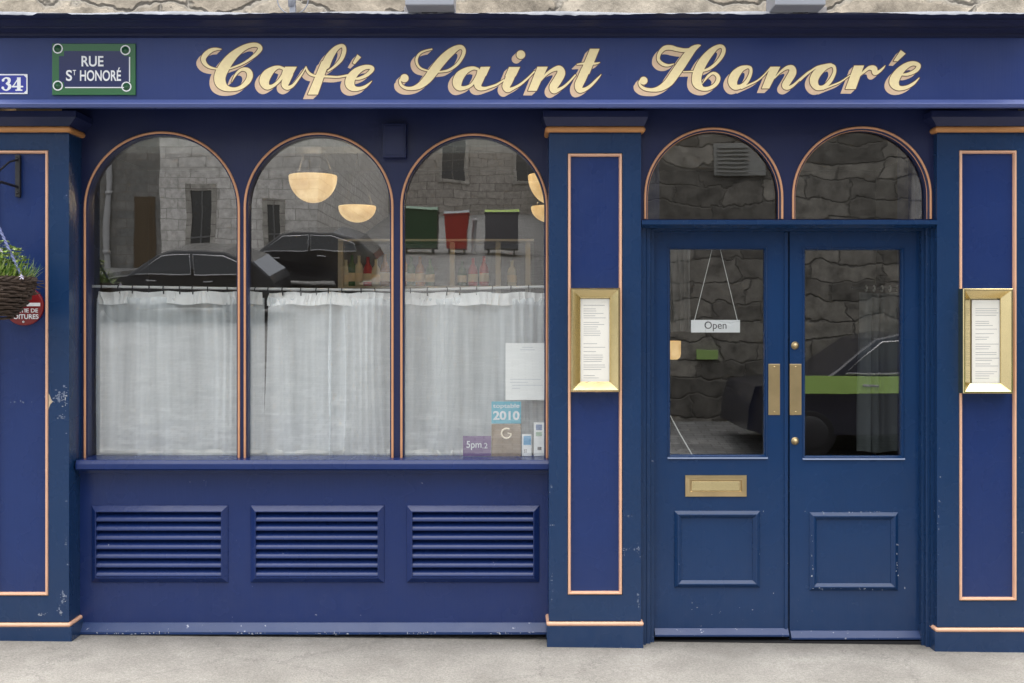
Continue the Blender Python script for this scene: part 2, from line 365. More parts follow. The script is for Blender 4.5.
def stone_mat(name, c0, c1, bw=0.7, rh=0.32, mortar=(0.2, 0.18, 0.16), rubble=False, bumpd=0.04):
    m = bpy.data.materials.new(name); m.use_nodes = True
    n = m.node_tree.nodes; l = m.node_tree.links; p = n['Principled BSDF']; p.inputs['Roughness'].default_value = 0.9
    tc = n.new('ShaderNodeTexCoord')
    sx = n.new('ShaderNodeSeparateXYZ'); cx = n.new('ShaderNodeCombineXYZ'); l.new(tc.outputs['Object'], sx.inputs[0])
    ad = n.new('ShaderNodeMath'); l.new(sx.outputs['X'], ad.inputs[0]); l.new(sx.outputs['Y'], ad.inputs[1])
    l.new(ad.outputs[0], cx.inputs[0]); l.new(sx.outputs['Z'], cx.inputs[1])
    no = n.new('ShaderNodeTexNoise'); no.inputs['Scale'].default_value = 5; no.inputs['Detail'].default_value = 9; no.inputs['Roughness'].default_value = 0.7
    l.new(tc.outputs['Object'], no.inputs['Vector'])
    if rubble:
        w2 = n.new('ShaderNodeTexNoise'); w2.inputs['Scale'].default_value = 1.4; w2.inputs['Detail'].default_value = 5; w2.inputs['Roughness'].default_value = 0.6
        l.new(tc.outputs['Object'], w2.inputs['Vector'])
        dz = n.new('ShaderNodeVectorMath'); dz.operation = 'MULTIPLY_ADD'; dz.inputs[1].default_value = (0.75, 0.55, 0)
        l.new(w2.outputs['Color'], dz.inputs[0]); l.new(cx.outputs[0], dz.inputs[2])
        b = n.new('ShaderNodeTexBrick'); b.inputs['Scale'].default_value = 1; b.inputs['Brick Width'].default_value = 0.62; b.inputs['Row Height'].default_value = 0.27
        b.inputs['Mortar Size'].default_value = 0.022; b.inputs['Mortar Smooth'].default_value = 1.0; b.squash = 1.6; b.squash_frequency = 3; b.offset = 0.37
        b.inputs['Color1'].default_value = (0, 0, 0, 1); b.inputs['Color2'].default_value = (1, 1, 1, 1); b.inputs['Mortar'].default_value = (0.4, 0.4, 0.4, 1)
        l.new(dz.outputs[0], b.inputs['Vector']); gr = n.new('ShaderNodeRGBToBW'); l.new(b.outputs['Color'], gr.inputs[0]); fac = gr.outputs[0]
        er = n.new('ShaderNodeMath'); er.operation = 'SUBTRACT'; er.inputs[0].default_value = 1; l.new(b.outputs['Fac'], er.inputs[1]); edge = er.outputs[0]
    else:
        b = n.new('ShaderNodeTexBrick'); b.inputs['Scale'].default_value = 1; b.inputs['Brick Width'].default_value = bw; b.inputs['Row Height'].default_value = rh
        b.inputs['Mortar Size'].default_value = 0.012; b.inputs['Color1'].default_value = (0, 0, 0, 1); b.inputs['Color2'].default_value = (1, 1, 1, 1); b.inputs['Mortar'].default_value = (0.5, 0.5, 0.5, 1)
        l.new(cx.outputs[0], b.inputs['Vector']); gr = n.new('ShaderNodeRGBToBW'); l.new(b.outputs['Color'], gr.inputs[0]); fac = gr.outputs[0]
        er = n.new('ShaderNodeMath'); er.operation = 'SUBTRACT'; er.inputs[0].default_value = 1; l.new(b.outputs['Fac'], er.inputs[1]); edge = er.outputs[0]
    mx = n.new('ShaderNodeMix'); mx.data_type = 'RGBA'; mx.inputs['A'].default_value = (*c0, 1); mx.inputs['B'].default_value = (*c1, 1); l.new(fac, mx.inputs['Factor'])
    nr = n.new('ShaderNodeMapRange'); nr.inputs['From Min'].default_value = 0.3; nr.inputs['From Max'].default_value = 0.7; nr.inputs['To Min'].default_value = 0.25 if rubble else 0.55; nr.inputs['To Max'].default_value = 1.35 if rubble else 1.2
    l.new(no.outputs['Fac'], nr.inputs['Value'])
    mm = n.new('ShaderNodeMix'); mm.data_type = 'RGBA'; mm.blend_type = 'MULTIPLY'; mm.inputs['Factor'].default_value = 1; l.new(mx.outputs['Result'], mm.inputs['A']); l.new(nr.outputs[0], mm.inputs['B'])
    me = n.new('ShaderNodeMix'); me.data_type = 'RGBA'; me.inputs['A'].default_value = (*mortar, 1); l.new(edge, me.inputs['Factor']); l.new(mm.outputs['Result'], me.inputs['B'])
    l.new(me.outputs['Result'], p.inputs['Base Color'])
    hh = n.new('ShaderNodeMath'); hh.operation = 'MULTIPLY_ADD'; hh.inputs[1].default_value = 0.5; l.new(no.outputs['Fac'], hh.inputs[0]); l.new(edge, hh.inputs[2])
    bp = n.new('ShaderNodeBump'); bp.inputs['Strength'].default_value = 0.8; bp.inputs['Distance'].default_value = bumpd
    l.new(hh.outputs[0], bp.inputs['Height']); l.new(bp.outputs[0], p.inputs['Normal'])
    return m
STONE = stone_mat('pale_sandstone', (0.46, 0.39, 0.30), (0.58, 0.51, 0.41), mortar=(0.40, 0.36, 0.30), rubble=True, bumpd=0.05)
ASHLAR = stone_mat('pale_ashlar', (0.40, 0.38, 0.34), (0.52, 0.49, 0.44), 0.8, 0.36)
GREYSTONE = stone_mat('grey_rubble', (0.2, 0.2, 0.19), (0.28, 0.27, 0.25), 0.6, 0.25)
RUBBLE = stone_mat('dark_rubble', (0.14, 0.132, 0.118), (0.42, 0.39, 0.34), mortar=(0.17, 0.16, 0.142), rubble=True, bumpd=0.025)
PALEST = stone_mat('pale_limewashed_stone', (0.74, 0.71, 0.66), (0.84, 0.81, 0.76), 0.75, 0.3, (.45, .43, .4))
BROWNST = stone_mat('brown_sandstone', (0.4, 0.37, 0.33), (0.5, 0.46, 0.41), 0.8, 0.35)

# ------------------------------------------------------------------ ground
def gz(x, Yf):
    """height of the street surface; Yf = distance in front of the shop (towards and past the camera)"""
    s = max(0.0, Yf - 6.0)
    up = 0.17 * (s - 1.5 * (1 - math.exp(-s / 1.5)))
    return -0.0115 * max(-8, min(8, x)) + up
def sheet(name, xs, ys, off, m):
    b = MB(); vs = [(x, -y, gz(x, y) + off) for y in ys for x in xs]; nx = len(xs)
    b.add(vs, [(j * nx + i, j * nx + i + 1, (j + 1) * nx + i + 1, (j + 1) * nx + i) for j in range(len(ys) - 1) for i in range(nx - 1)])
    return tag(b.build(name, m), kind='structure')
sheet('road', [-60, -30, -15, -8, -4, 0, 4, 8, 15, 30, 60], [1.9] + [2 + i * 1.0 for i in range(1, 78)], -0.11, SETT)
# pavement slab with a real kerb edge
b = MB(); xs = [-14, -8, -4, 0, 4, 8, 14]
vs = [(x, y, gz(x, -y)) for y in (0.6, -1.75) for x in xs] + [(x, -1.75, gz(x, 1.75) - 0.2) for x in xs]
b.add(vs, [(j * 7 + i, j * 7 + i + 1, (j + 1) * 7 + i + 1, (j + 1) * 7 + i) for j in range(2) for i in range(6)])
tag(b.build('pavement', PAVE), kind='structure')
b = MB()
for i in range(-12, 12):
    b.box(i * 1.0 + 0.004, i * 1.0 + 0.996, -1.92, -1.755, gz(i, 0) - 0.2, gz(i + .5, 0) + 0.003, bev=0.008)
tag(b.build('kerb', GREYSTONE), kind='structure')

# ------------------------------------------------------------------ the cafe building
cafe = thing('cafe_building', 'navy painted cafe shopfront with gold script fascia, arched windows and copper trim', 'cafe', (0, 0, 0))
DL = -0.36
DF, DH, DG, DD, DH2 = -0.18, 0.16, 0.2, 0.13, 0.045       # fascia face, arched head board, window glass, door leaf

# upper stone wall, side walls, inner shell
b = MB()
b.box(-14, 14, 0.02, 0.5, Z(34, 0.0), 4.8)
b.box(-14, X(-29), 0.012, 0.5, -0.3, Z(34, 0.0)); b.box(X(1040), 14, 0.012, 0.5, -0.3, Z(34, 0.0))
b.build('stone_wall', STONE, cafe)
b = MB()
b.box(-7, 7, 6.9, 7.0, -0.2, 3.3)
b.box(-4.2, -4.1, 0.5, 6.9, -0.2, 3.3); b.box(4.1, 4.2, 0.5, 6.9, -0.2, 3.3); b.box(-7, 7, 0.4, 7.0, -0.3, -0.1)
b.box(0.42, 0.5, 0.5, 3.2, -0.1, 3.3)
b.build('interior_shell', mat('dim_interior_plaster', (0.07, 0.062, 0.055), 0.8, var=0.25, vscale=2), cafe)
b = MB(); b.box(-7, 7, 0.5, 7.0, 3.3, 3.4); b.build('ceiling', mat('cream_ceiling_paint', (.5, .47, .4), .7), cafe)
b = MB(); b.pbox(80, 556, 100, 146.5, 0.36, 0.6)
b.build('window_soffit', mat('pale_soffit_paint', (0.42, 0.43, 0.40), 0.6), cafe)

# fascia board with its bottom edge moulding
b = MB()
b.box(X(-31, DF), X(1042, DF), DF, 0.02, Z(101, DF), Z(34, DF))
zb = Z(100, DF)
fascia = b.build('fascia', P_FASC, cafe)
b = MB()
b.prismx([(DF + .012, zb - .002), (DF - .001, zb + .002), (DF - .006, zb - .002), (DF - .022, zb - .018), (DF - .025, zb - .024), (DF - .016, zb - .038), (DF + .012, zb - .038)], X(-33, DF), X(1044, DF))
b.build('fascia_edge_moulding', P_BEAD, fascia)
# cornice: stepped, overhanging, with lead flashing on its lip
b = MB()
zt, z38 = Z(13.2, DL), Z(38, DF)
prof = [(0.02, z38), (DF - .002, z38), (DF - .02, z38 + 0.0067), (DF - .02, z38 + 0.0168), (DF - .05, z38 + 0.0252), (DF - .075, z38 + 0.0280), (DF - .075, z38 + 0.0347),
        (DF - .1, z38 + 0.0448), (DF - .13, z38 + 0.0515), (DF - .13, z38 + 0.0582), (DF - .165, z38 + 0.0627), (DF - .18, z38 + 0.0644), (DF - .18, zt), (0.02, zt + .03)]
b.prismx(prof, X(-36, DL), X(1048, DL))
b.build('cornice', P_CORN, cafe)
LEAD = mat('weathered_lead', (0.24, 0.25, 0.28), 0.55, 0.0, var=0.4, vscale=6, bump=0.3, bscale=20)
b = MB(); n = 220; x0, x1 = X(-36, DL), X(1048, DL)
top, bot, back = [], [], []
rn = random.Random(3)
for i in range(n + 1):
    x = x0 + (x1 - x0) * i / n
    h = 0.004 + 0.007 * math.sin(x * 5.1) * math.sin(x * 2.3 + 1) + rn.uniform(-.002, .003)
    px = VX + x * FPX / (DIST + DL)
    if 33 < px < 70: h = 0.001
    bot.append((x, DF - .186, zt - h)); top.append((x, DF - .186 + rn.uniform(0, .006), zt + .004 + 0.004 * math.sin(x * 7))); back.append((x, 0.015, zt + .05 + .005 * math.sin(x * 4)))
vs = bot + top + back; m_ = n + 1
b.add(vs, [(i, i + 1, m_ + i + 1, m_ + i) for i in range(n)] + [(m_ + i, m_ + i + 1, 2 * m_ + i + 1, 2 * m_ + i) for i in range(n)], smooth=True)
b.build('lead_flashing', LEAD, cafe)

# pilasters
RECT = [(0.002, 0.004), (0.004, -.004), (.008, -.007), (.013, -.006), (.0165, .002), (.0175, .016)]
def pilaster(px0, px1, qx0, qx1, qy0, qy1, by, gy, side=True):
    """shaft px0..px1, sunk panel qx0..qx1 / qy0..qy1, plinth bead at by, ground at gy"""
    b = MB()
    # stiles and rails leave a real recess for the panel
    b.pbox(px0, qx0, 118, by, 0, 0.3); b.pbox(qx1, px1, 118, by, 0, 0.3)
    b.pbox(qx0, qx1, 118, qy0, 0, 0.3); b.pbox(qx0, qx1, qy1, by, 0, 0.3)
    b.pbox(px0 - 2, px1 + 2.5, by + 5, gy + 6, -0.012, 0.3, bev=0.004)         # plinth
    z1, z2 = Z(111, -.055), Z(126, -.03)                                       # capital, splayed upwards
    xa, xb, xc, xd = X(px0 - 6, -.055), X(px1 + 7, -.055), X(px0 - 1), X(px1 + 1)
    vs = [(xa, -.06, z1), (xb, -.06, z1), (xb, .16, z1), (xa, .16, z1), (xa, -.06, z1 - .03), (xb, -.06, z1 - .03), (xb, .16, z1 - .03), (xa, .16, z1 - .03),
          (xc - .008, -.03, z2), (xd + .008, -.03, z2), (xd + .008, .16, z2), (xc - .008, .16, z2)]
    b.add(vs, [(0, 1, 2, 3), (0, 4, 5, 1), (1, 5, 6, 2), (3, 7, 4, 0), (4, 8, 9, 5), (5, 9, 10, 6), (7, 11, 8, 4), (8, 11, 10, 9)], 1)
    p = b.build('pilaster', [P_STILE, P_HEAD], cafe)  # capital gets the darker head paint, colouring in the fascia's shade
    b = MB(); b.pbox(qx0 + 1, qx1 - 1, qy0 + 1, qy1 - 1, 0.014, 0.1); b.build('panel', P_PANEL, p)
    b = MB(); b.frame(qx0, qx1, qy0, qy1, 0, RECT); b.build('panel_trim', GILTP, p)
    zc = Z(129, -.03)
    b = MB(); r = .0155
    def ring(z, xl, xr, yf, rad, bb):
        bb.tube([(xl, .16, z), (xl, yf, z)], rad, 10); bb.tube([(xl - .0, yf, z), (xr, yf, z)], rad, 10); bb.tube([(xr, yf, z), (xr, .16, z)], rad, 10)
        for x in (xl, xr): bb.lathe([(0, -rad), (rad * .7, -rad * .7), (rad, 0), (rad * .7, rad * .7), (0, rad)], (x, yf, z), 10)
    ring(zc, X(px0 - 1), X(px1 + 1), -.018, r, b); b.build('capital_bead', GILT2, p)
    b = MB(); ring(Z(by + 2.5), X(px0 - .5), X(px1 + .5), -.006, .011, b); b.build('plinth_bead', GILTP, p)
    return p
pl1 = pilaster(-27, 69, -6, 48.5, 150, 596, 622, 643)
pl2 = pilaster(549, 641, 567.5, 622.5, 153, 595, 621, 647)
pl3 = pilaster(937, 1036, 959, 1017, 150, 601, 627, 655)
# scuffed bare patches on the left pilaster
SCUFF = mat('bare_scuffed_paint', (0.24, 0.26, 0.33), 0.6, var=0.3, vscale=40)
BAREW = mat('bare_wood', (0.5, 0.4, 0.28), 0.7, var=0.3, vscale=40)
def scuff(poly, d, mt, par): plate('scuff', [poly], d, 0.0004, mt, par)
scuff([(48.5, 393), (50, 396), (51, 399), (53, 401.5), (50.5, 404), (49, 407.5), (48.6, 410)], -.0008, BAREW, pl1)
UNDER = mat('grey_blue_undercoat', (0.15, 0.18, 0.26), 0.6, var=0.4, vscale=60); PALEU = mat('pale_undercoat', (0.38, 0.40, 0.46), 0.6, var=0.3, vscale=60)
def flakes(name, spots, d, par, seed, mt):
    """one patch of worn paint: small ragged flakes round each spot (px, py, spread x, spread y, count, size)"""
    rr = random.Random(seed); b = MB(); q = 0
    for (cx_, cy_, sx_, sy_, cnt, sz) in spots:
        for _ in range(cnt):
            px, py = rr.gauss(cx_, sx_), rr.gauss(cy_, sy_); r = sz * rr.uniform(.35, 1.0) ** 1.4; el = rr.uniform(.5, 1.6); k = rr.choice([5, 6, 7, 8]); q += 1
            dd = d - .0004 - .00002 * (q % 40)
            pts = [(px + r * el * math.cos(6.283 * i / k) * rr.uniform(.5, 1.1), py + r / el * math.sin(6.283 * i / k) * rr.uniform(.5, 1.1)) for i in range(k)]
            b.add([(X(u, d), dd, Z(v, d)) for u, v in pts], [list(range(k))])
    me = par.data; me.materials.append(mt); k = len(me.materials) - 1; bm = bmesh.new(); bm.from_mesh(me)
    for f in b.f: bm.faces.new([bm.verts.new(b.v[i]) for i in f]).material_index = k
    bm.to_mesh(me); bm.free()
flakes('worn_paint', [(58, 397, 3.6, 3.2, 26, 1.9), (64.5, 396, 1.6, 5, 18, 1.6), (62, 418, 2.5, .8, 9, 1.1), (64, 597, 1.6, 4, 14, 1.8), (60, 612, 1.4, 3, 10, 1.5), (42, 614, 3.5, .9, 12, 1.3), (66, 540, .7, 24, 10, 1.2), (20, 402, 7, .6, 8, 1.0)], 0, pl1, 3, UNDER)
flakes('worn_paint', [(65, 400, 1.2, 5, 9, 1.2), (64.5, 600, .8, 2, 5, 1.1), (60.5, 613, .7, 1.5, 4, 1.0), (40, 615, 2, .4, 4, .9)], -.0009, pl1, 4, PALEU)
flakes('worn_paint', [(630, 549, 5, .6, 10, 1.0), (638.5, 550, .8, 4, 9, 1.2), (624, 552, .5, 3, 6, 1.0), (638.5, 600, .7, 3, 9, 1.2), (628, 516, 3, .3, 6, .8), (553, 525, 2.4, .4, 6, .8), (551, 487, .5, 2, 5, .9), (552, 580, .8, 22, 9, .9)], 0, pl2, 5, UNDER)
flakes('worn_paint', [(939, 520, .8, 40, 10, 1.0), (1020, 500, 2, 30, 5, .9)], 0, pl3, 6, UNDER)
# head board with the three arched openings
def arch(x0, x1, top, bottom, n=40):
    c = (x0 + x1) / 2; r = (x1 - x0) / 2
    pts = [(x0, bottom)] + [(c - r * math.cos(math.pi * i / n), top + r - r * math.sin(math.pi * i / n)) for i in range(n + 1)] + [(x1, bottom)]
    return pts
WINS = [(83.5, 240.5, 131), (243.5, 394, 132), (400, 548.5, 133)]
outer = [(72, 104), (560, 104), (560, 462), (72, 462)]
plate('arched_window_frame', [outer] + [arch(a + .6, c - .6, t + .6, 459.5) for a, c, t in WINS], DH, 0.055, P_HEAD, cafe)
for a, c, t in WINS:
    pa = [(X(x, DH), DH - .003, Z(y, DH)) for x, y in arch(a + 1.5, c - 1.5, t + 1.5, 459)]
    b = MB(); b.tube(pa, .0064, 8)
    # inner stop lining
    pi_ = arch(a + 1, c - 1, t + 1, 459.5); k = len(pi_)
    wv = b.build('window', GILT, cafe)
    b = MB(); lp = [(X(x, DH), Z(y, DH)) for x, y in arch(a + 4, c - 4, t + 4, 459)]
    b.add([(x, DH + .004, z) for x, z in lp] + [(x, DH + .06, z) for x, z in lp], [(i, i + 1, k + i + 1, k + i) for i in range(k - 1)], smooth=True)
    lo = [(X(x, DH), Z(y, DH)) for x, y in arch(a + 1.5, c - 1.5, t + 1.5, 459)]
    b.add([(x, DH + .002, z) for x, z in lo] + [(x, DH + .004, z) for x, z in lp], [(i, i + 1, k + i + 1, k + i) for i in range(k - 1)], smooth=True)
    b.build('reveal', P_HEAD, wv)
    sheet_pane('pane', arch(a + 1.0, c - 1.0, t + 1.0, 459), DH + .045, GLASS, wv)
# plain timber behind the board so no daylight leaks round it
b = MB(); b.box(X(60, .2), X(84, .2), .222, .34, -.2, 3.2); b.box(X(546, .2), X(660, .2), .222, .46, -.2, 3.3)
b.box(X(915, .2), X(1030, .2), .3, .46, -.2, 3.3); b.box(X(60, .2), X(1040, .2), .24, .5, Z(120, .24), 3.35)
b.build('framing_timber', P_HEAD, cafe)
# sill
b = MB(); zs = Z(460.5, .06)
b.prismx([(.26, zs + .002), (.215, zs + .002), (.068, zs + .002), (.065, zs), (.055, zs - .016), (.054, zs - .020), (.053, zs - .042), (.063, zs - .05), (.26, zs - .05)], X(76, .06), X(548.5, .06))
b.build('window_sill', P_RISER, cafe)
# stall riser with three louvre vents and a kick board
DR = .14
VENTS = ((91.5, 228.5), (250.5, 384.5), (406.5, 539.5)); iv = U(1, DR); e_ = .031 / iv
b = MB()
xe = [72] + [q for a, c in VENTS for q in (a + e_, c - e_)] + [550]
for i in range(0, 8, 2): b.pbox(xe[i], xe[i + 1], 466, 626, DR, .2)
for i in range(1, 7, 2): b.pbox(xe[i], xe[i + 1], 466, 505 + e_, DR, .2); b.pbox(xe[i], xe[i + 1], 582.5 - e_, 626, DR, .2)
b.box(X(72, DR), X(550, DR), DR - .012, .3, Z(474, DR), Z(467, DR), bev=.004)
riser = b.build('stall_riser', P_RISER, cafe)
b = MB(); b.box(X(70, .17), X(552, .17), .17, .35, -.2, Z(624, .17)); b.build('gap_shade_box', DARK, riser)  # near-black box stands in for the shaded gap below the kick board
b = MB(); za, zc_ = Z(623.5, .12), Z(634.5, .10)
b.prismx([(.145, za), (.137, za), (.104, zc_ + .016), (.1, zc_ + .012), (.1, zc_), (.165, zc_ - .004)], X(78, .1), X(548.5, .1))
kb = b.build('kick_board', P_KICK, riser)
KW = [(x, 633.3, 9, .5, 12, 1.0) for x in (120, 150, 245, 330, 420, 500)]
flakes('worn_edge', KW, .0995, kb, 12, PALEU)
for (a, c) in VENTS:
    b = MB(); y0, y1 = 505, 582.5
    b.frame(a, c, y0, y1, DR, [(0, 0), (.002, -.006), (.028, -.026), (.032, -.026), (.034, -.006), (.034, .0)])
    x0, x1 = X(a, DR) + .033, X(c, DR) - .033; zt2, zb2 = Z(y0, DR) - .034, Z(y1, DR) + .034
    for i in range(7):
        zc2 = zt2 - (i + .62) * (zt2 - zb2) / 7
        pr = [(.040, .036), (.034, .038), (-.006, .010), (-.016, .002), (-.022, -.006), (-.0245, -.013), (-.022, -.018), (-.015, -.019), (-.008, -.013)]
        b.prismx([(DR + p_, zc2 + q_) for p_, q_ in pr], x0, x1)
    b.build('louvre_vent', P_RISER, riser)
    b = MB(); b.box(x0 - .004, x1 + .004, DR + .055, DR + .058, zb2 - .004, zt2 + .004); b.build('vent_back', DARK, riser)

# ------------------------------------------------------------------ doorway: frame, transom, fanlights, two door leaves
FANS = [(643.5, 783.5, 127), (791.5, 932, 126)]
plate('fanlight_frame', [[(636, 104), (942, 104), (942, 222), (636, 222)]] + [arch(a + .6, c - .6, t + .6, 219.5) for a, c, t in FANS], DH2, .055, P_HEAD, cafe)
for a, c, t in FANS:
    b = MB(); b.tube([(X(x, DH2), DH2 - .004, Z(y, DH2)) for x, y in arch(a + 1.5, c - 1.5, t + 1.5, 219)], .0062, 8)
    b.tube([(X(x, DH2), DH2 + .012, Z(y, DH2)) for x, y in arch(a + 4.2, c - 4.2, t + 4.2, 219)], .0022, 6)
    fl = b.build('fanlight', GILT, cafe)
    b = MB(); lp = [(X(x, DH2), Z(y, DH2)) for x, y in arch(a + 4, c - 4, t + 4, 219)]; k = len(lp)
    lo = [(X(x, DH2), Z(y, DH2)) for x, y in arch(a + 1.5, c - 1.5, t + 1.5, 219)]
    b.add([(x, DH2 + .002, z) for x, z in lo] + [(x, DH2 + .005, z) for x, z in lp] + [(x, DH2 + .06, z) for x, z in lp], [(i + o_, i + 1 + o_, k + i + 1 + o_, k + i + o_) for o_ in (0, k) for i in range(k - 1)], smooth=True)
    b.build('reveal', P_HEAD, fl)
    sheet_pane('pane', arch(a + 1, c - 1, t + 1, 219), DH2 + .045, GLASS_D, fl)
b = MB(); zt3 = Z(220, 0.0)
b.prismx([(.3, zt3 + .004), (.088, zt3 + .004), (.002, zt3), (-.004, zt3 - .005), (-.004, zt3 - .022), (.02, zt3 - .03), (.035, zt3 - .036), (.3, zt3 - .036)], X(641.8, 0), X(937.5, 0))
b.build('transom', P_STILE, cafe)
b = MB()
b.pbox(640, 646, 226, 660, .045, .3); b.pbox(646, 650.5, 226, 660, .065, .3, bev=.003); b.pbox(650.5, 654, 226, 660, .09, .3)
b.pbox(921.5, 926, 226, 660, .09, .3); b.pbox(926, 931, 226, 660, .065, .3, bev=.003); b.pbox(931, 940, 226, 660, .045, .3)
b.pbox(650, 926, 224, 231, .095, .3)
b.build('door_frame', P_STILE, cafe)
b = MB(); b.box(X(640, .1), X(938, .1), .10, .5, -.25, Z(641.5, .1)); b.build('threshold', DARK, cafe)

P_LEDGE = paint('lightened_ledge_paint', (0.27, 0.33, 0.48), 0.4)  # lighter copy of the door paint; the ledge's bright line is coloured in
def door(x0, x1, y0, y1, pane, panel, bar):
    b = MB(); T = DD + .045
    a0, a1, c0, c1 = pane
    b.pbox(x0, a0, y0, y1, DD, T); b.pbox(a1, x1, y0, y1, DD, T); b.pbox(a0, a1, y0, c0, DD, T); b.pbox(a0, a1, c1, y1, DD, T)
    dr = b.build('door', P_DOOR, cafe)
    b = MB(); b.frame(a0 - .6, a1 + .6, c0 - .6, c1 + .6, DD, [(0, .001), (.001, -.005), (.006, -.007), (.012, .004), (.014, .022)]); b.build('glazing_bead', P_DOOR, dr)
    b = MB(); zz = Z(c1 + .4, DD); b.prismx([(DD - .009, zz), (DD - .009, zz - .006), (DD + .02, zz - .006), (DD + .02, zz + .006)], X(a0 - 1, DD), X(a1 + 1, DD)); b.build('pane_ledge', P_LEDGE, dr)
    sheet_pane('pane', [(a0 - .2, c0 - .2), (a1 + .2, c0 - .2), (a1 + .2, c1 + .2), (a0 - .2, c1 + .2)], DD + .024, GLASS_D, dr)
    b = MB(); b.frame(*panel, DD, [(0, .001), (.001, -.004), (.017, -.016), (.020, -.017), (.023, -.016), (.038, -.004), (.039, .001)]); b.build('panel_moulding', P_DOOR, dr)
    b = MB(); z1, z2 = Z(bar[0], DD), Z(bar[1], DD - .03)
    b.prismx([(DD + .002, z1), (DD - .004, z1), (DD - .026, z2 + .012), (DD - .03, z2 + .008), (DD - .03, z2), (DD + .002, z2)], X(x0 + .5, DD), X(x1 - .5, DD)); b.build('weather_bar', P_KICK, dr)
    return dr
d1 = door(654, 788.3, 231, 637, (668.5, 766.5, 247.5, 457), (674, 760, 510.5, 587.5), (628, 636.5))
d2 = door(789.7, 921.5, 231, 640, (803.5, 903.5, 248, 458), (809, 898, 512, 590.5), (630.5, 639.5))
flakes('worn_paint', [(668, 585, 1, 1, 2, .7), (850, 512, 24, .7, 16, .8), (897, 560, .6, 14, 10, .9), (812, 560, .6, 16, 9, .8), (850, 589, 24, .6, 14, .8)], DD - .017, d2, 22, PALEU)
flakes('worn_paint', [(720, 512, 20, .6, 7, .7), (735, 608, 18, 8, 8, .6), (700, 610, 12, 6, 5, .6)], DD - .0002, d1, 23, PALEU)
# a bead covers the meeting edge
b = MB(); b.pbox(784.5, 787.6, 232, 636, DD - .008, DD + .001, bev=.003); b.build('meeting_bead', P_DOOR, d1)
# brass furniture
def push(px0, px1, par):
    b = MB(); b.pbox(px0, px1, 364, 415, DD - .004, DD + .001, bev=.0015)
    for py in (367, 412): b.lathe([(.005, 0), (.0045, -.002), (0, -.0025)], (X((px0 + px1) / 2, DD), DD - .004, Z(py, DD)), 10, axis='y')
    b.build('push_plate', BRASS2, par)
push(768.5, 780, d1); push(789.8, 801.5, d2)
for py in (345.5, 441):
    b = MB(); b.lathe([(.0, -.016), (.010, -.015), (.013, -.011), (.016, -.005), (.02, -.003), (.021, 0.001)], (X(795, DD), DD, Z(py, DD)), 18, axis='y')
    b.lathe([(.007, -.0165), (.006, -.019), (0, -.0195)], (X(795, DD), DD, Z(py, DD)), 10, axis='y')
    b.build('lock_cylinder', BRASS2, d2)
b = MB(); b.frame(685, 746.5, 475, 496.5, DD, [(0, .001), (.001, -.007), (.018, -.009), (.026, -.009), (.029, -.004)])
b.pbox(690.5, 741, 480.3, 491.2, DD - .0038, DD + .001)
lp_ = b.build('letter_plate', BRASS2, d1)
b = MB(); b.pbox(692, 739.5, 481.6, 490.6, DD - .0065, DD - .003, bev=.0015); b.build('letter_flap', BRASS, d1)

# ------------------------------------------------------------------ gold script lettering, from pen strokes through a distance field
def catmull(pts, m=14):
    P = [np.array(p, float) for p in pts]; out = []
    for i in range(len(P) - 1):
        p0 = P[max(i - 1, 0)]; p1 = P[i]; p2 = P[i + 1]; p3 = P[min(i + 2, len(P) - 1)]
        for k in range(m):
            t = k / m
            out.append(0.5 * ((2 * p1) + (-p0 + p2) * t + (2 * p0 - 5 * p1 + 4 * p2 - p3) * t * t + (-p0 + 3 * p1 - 3 * p2 + p3) * t ** 3))
    out.append(P[-1]); return out
def poly_sd(px, py, poly):
    d = np.full(px.shape, 1e9); ins = np.zeros(px.shape, bool); n = len(poly)
    for i in range(n):
        ax, ay = poly[i]; bx, by = poly[(i + 1) % n]
        ex, ey = bx - ax, by - ay; wx, wy = px - ax, py - ay
        t = np.clip((wx * ex + wy * ey) / (ex * ex + ey * ey + 1e-9), 0, 1)
        d = np.minimum(d, np.hypot(wx - ex * t, wy - ey * t))
        c = ((ay <= py) != (by <= py)) & (px < ex * (py - ay) / (ey if abs(ey) > 1e-9 else 1e-9) + ax)
        ins ^= c
    return np.where(ins, -d, d)
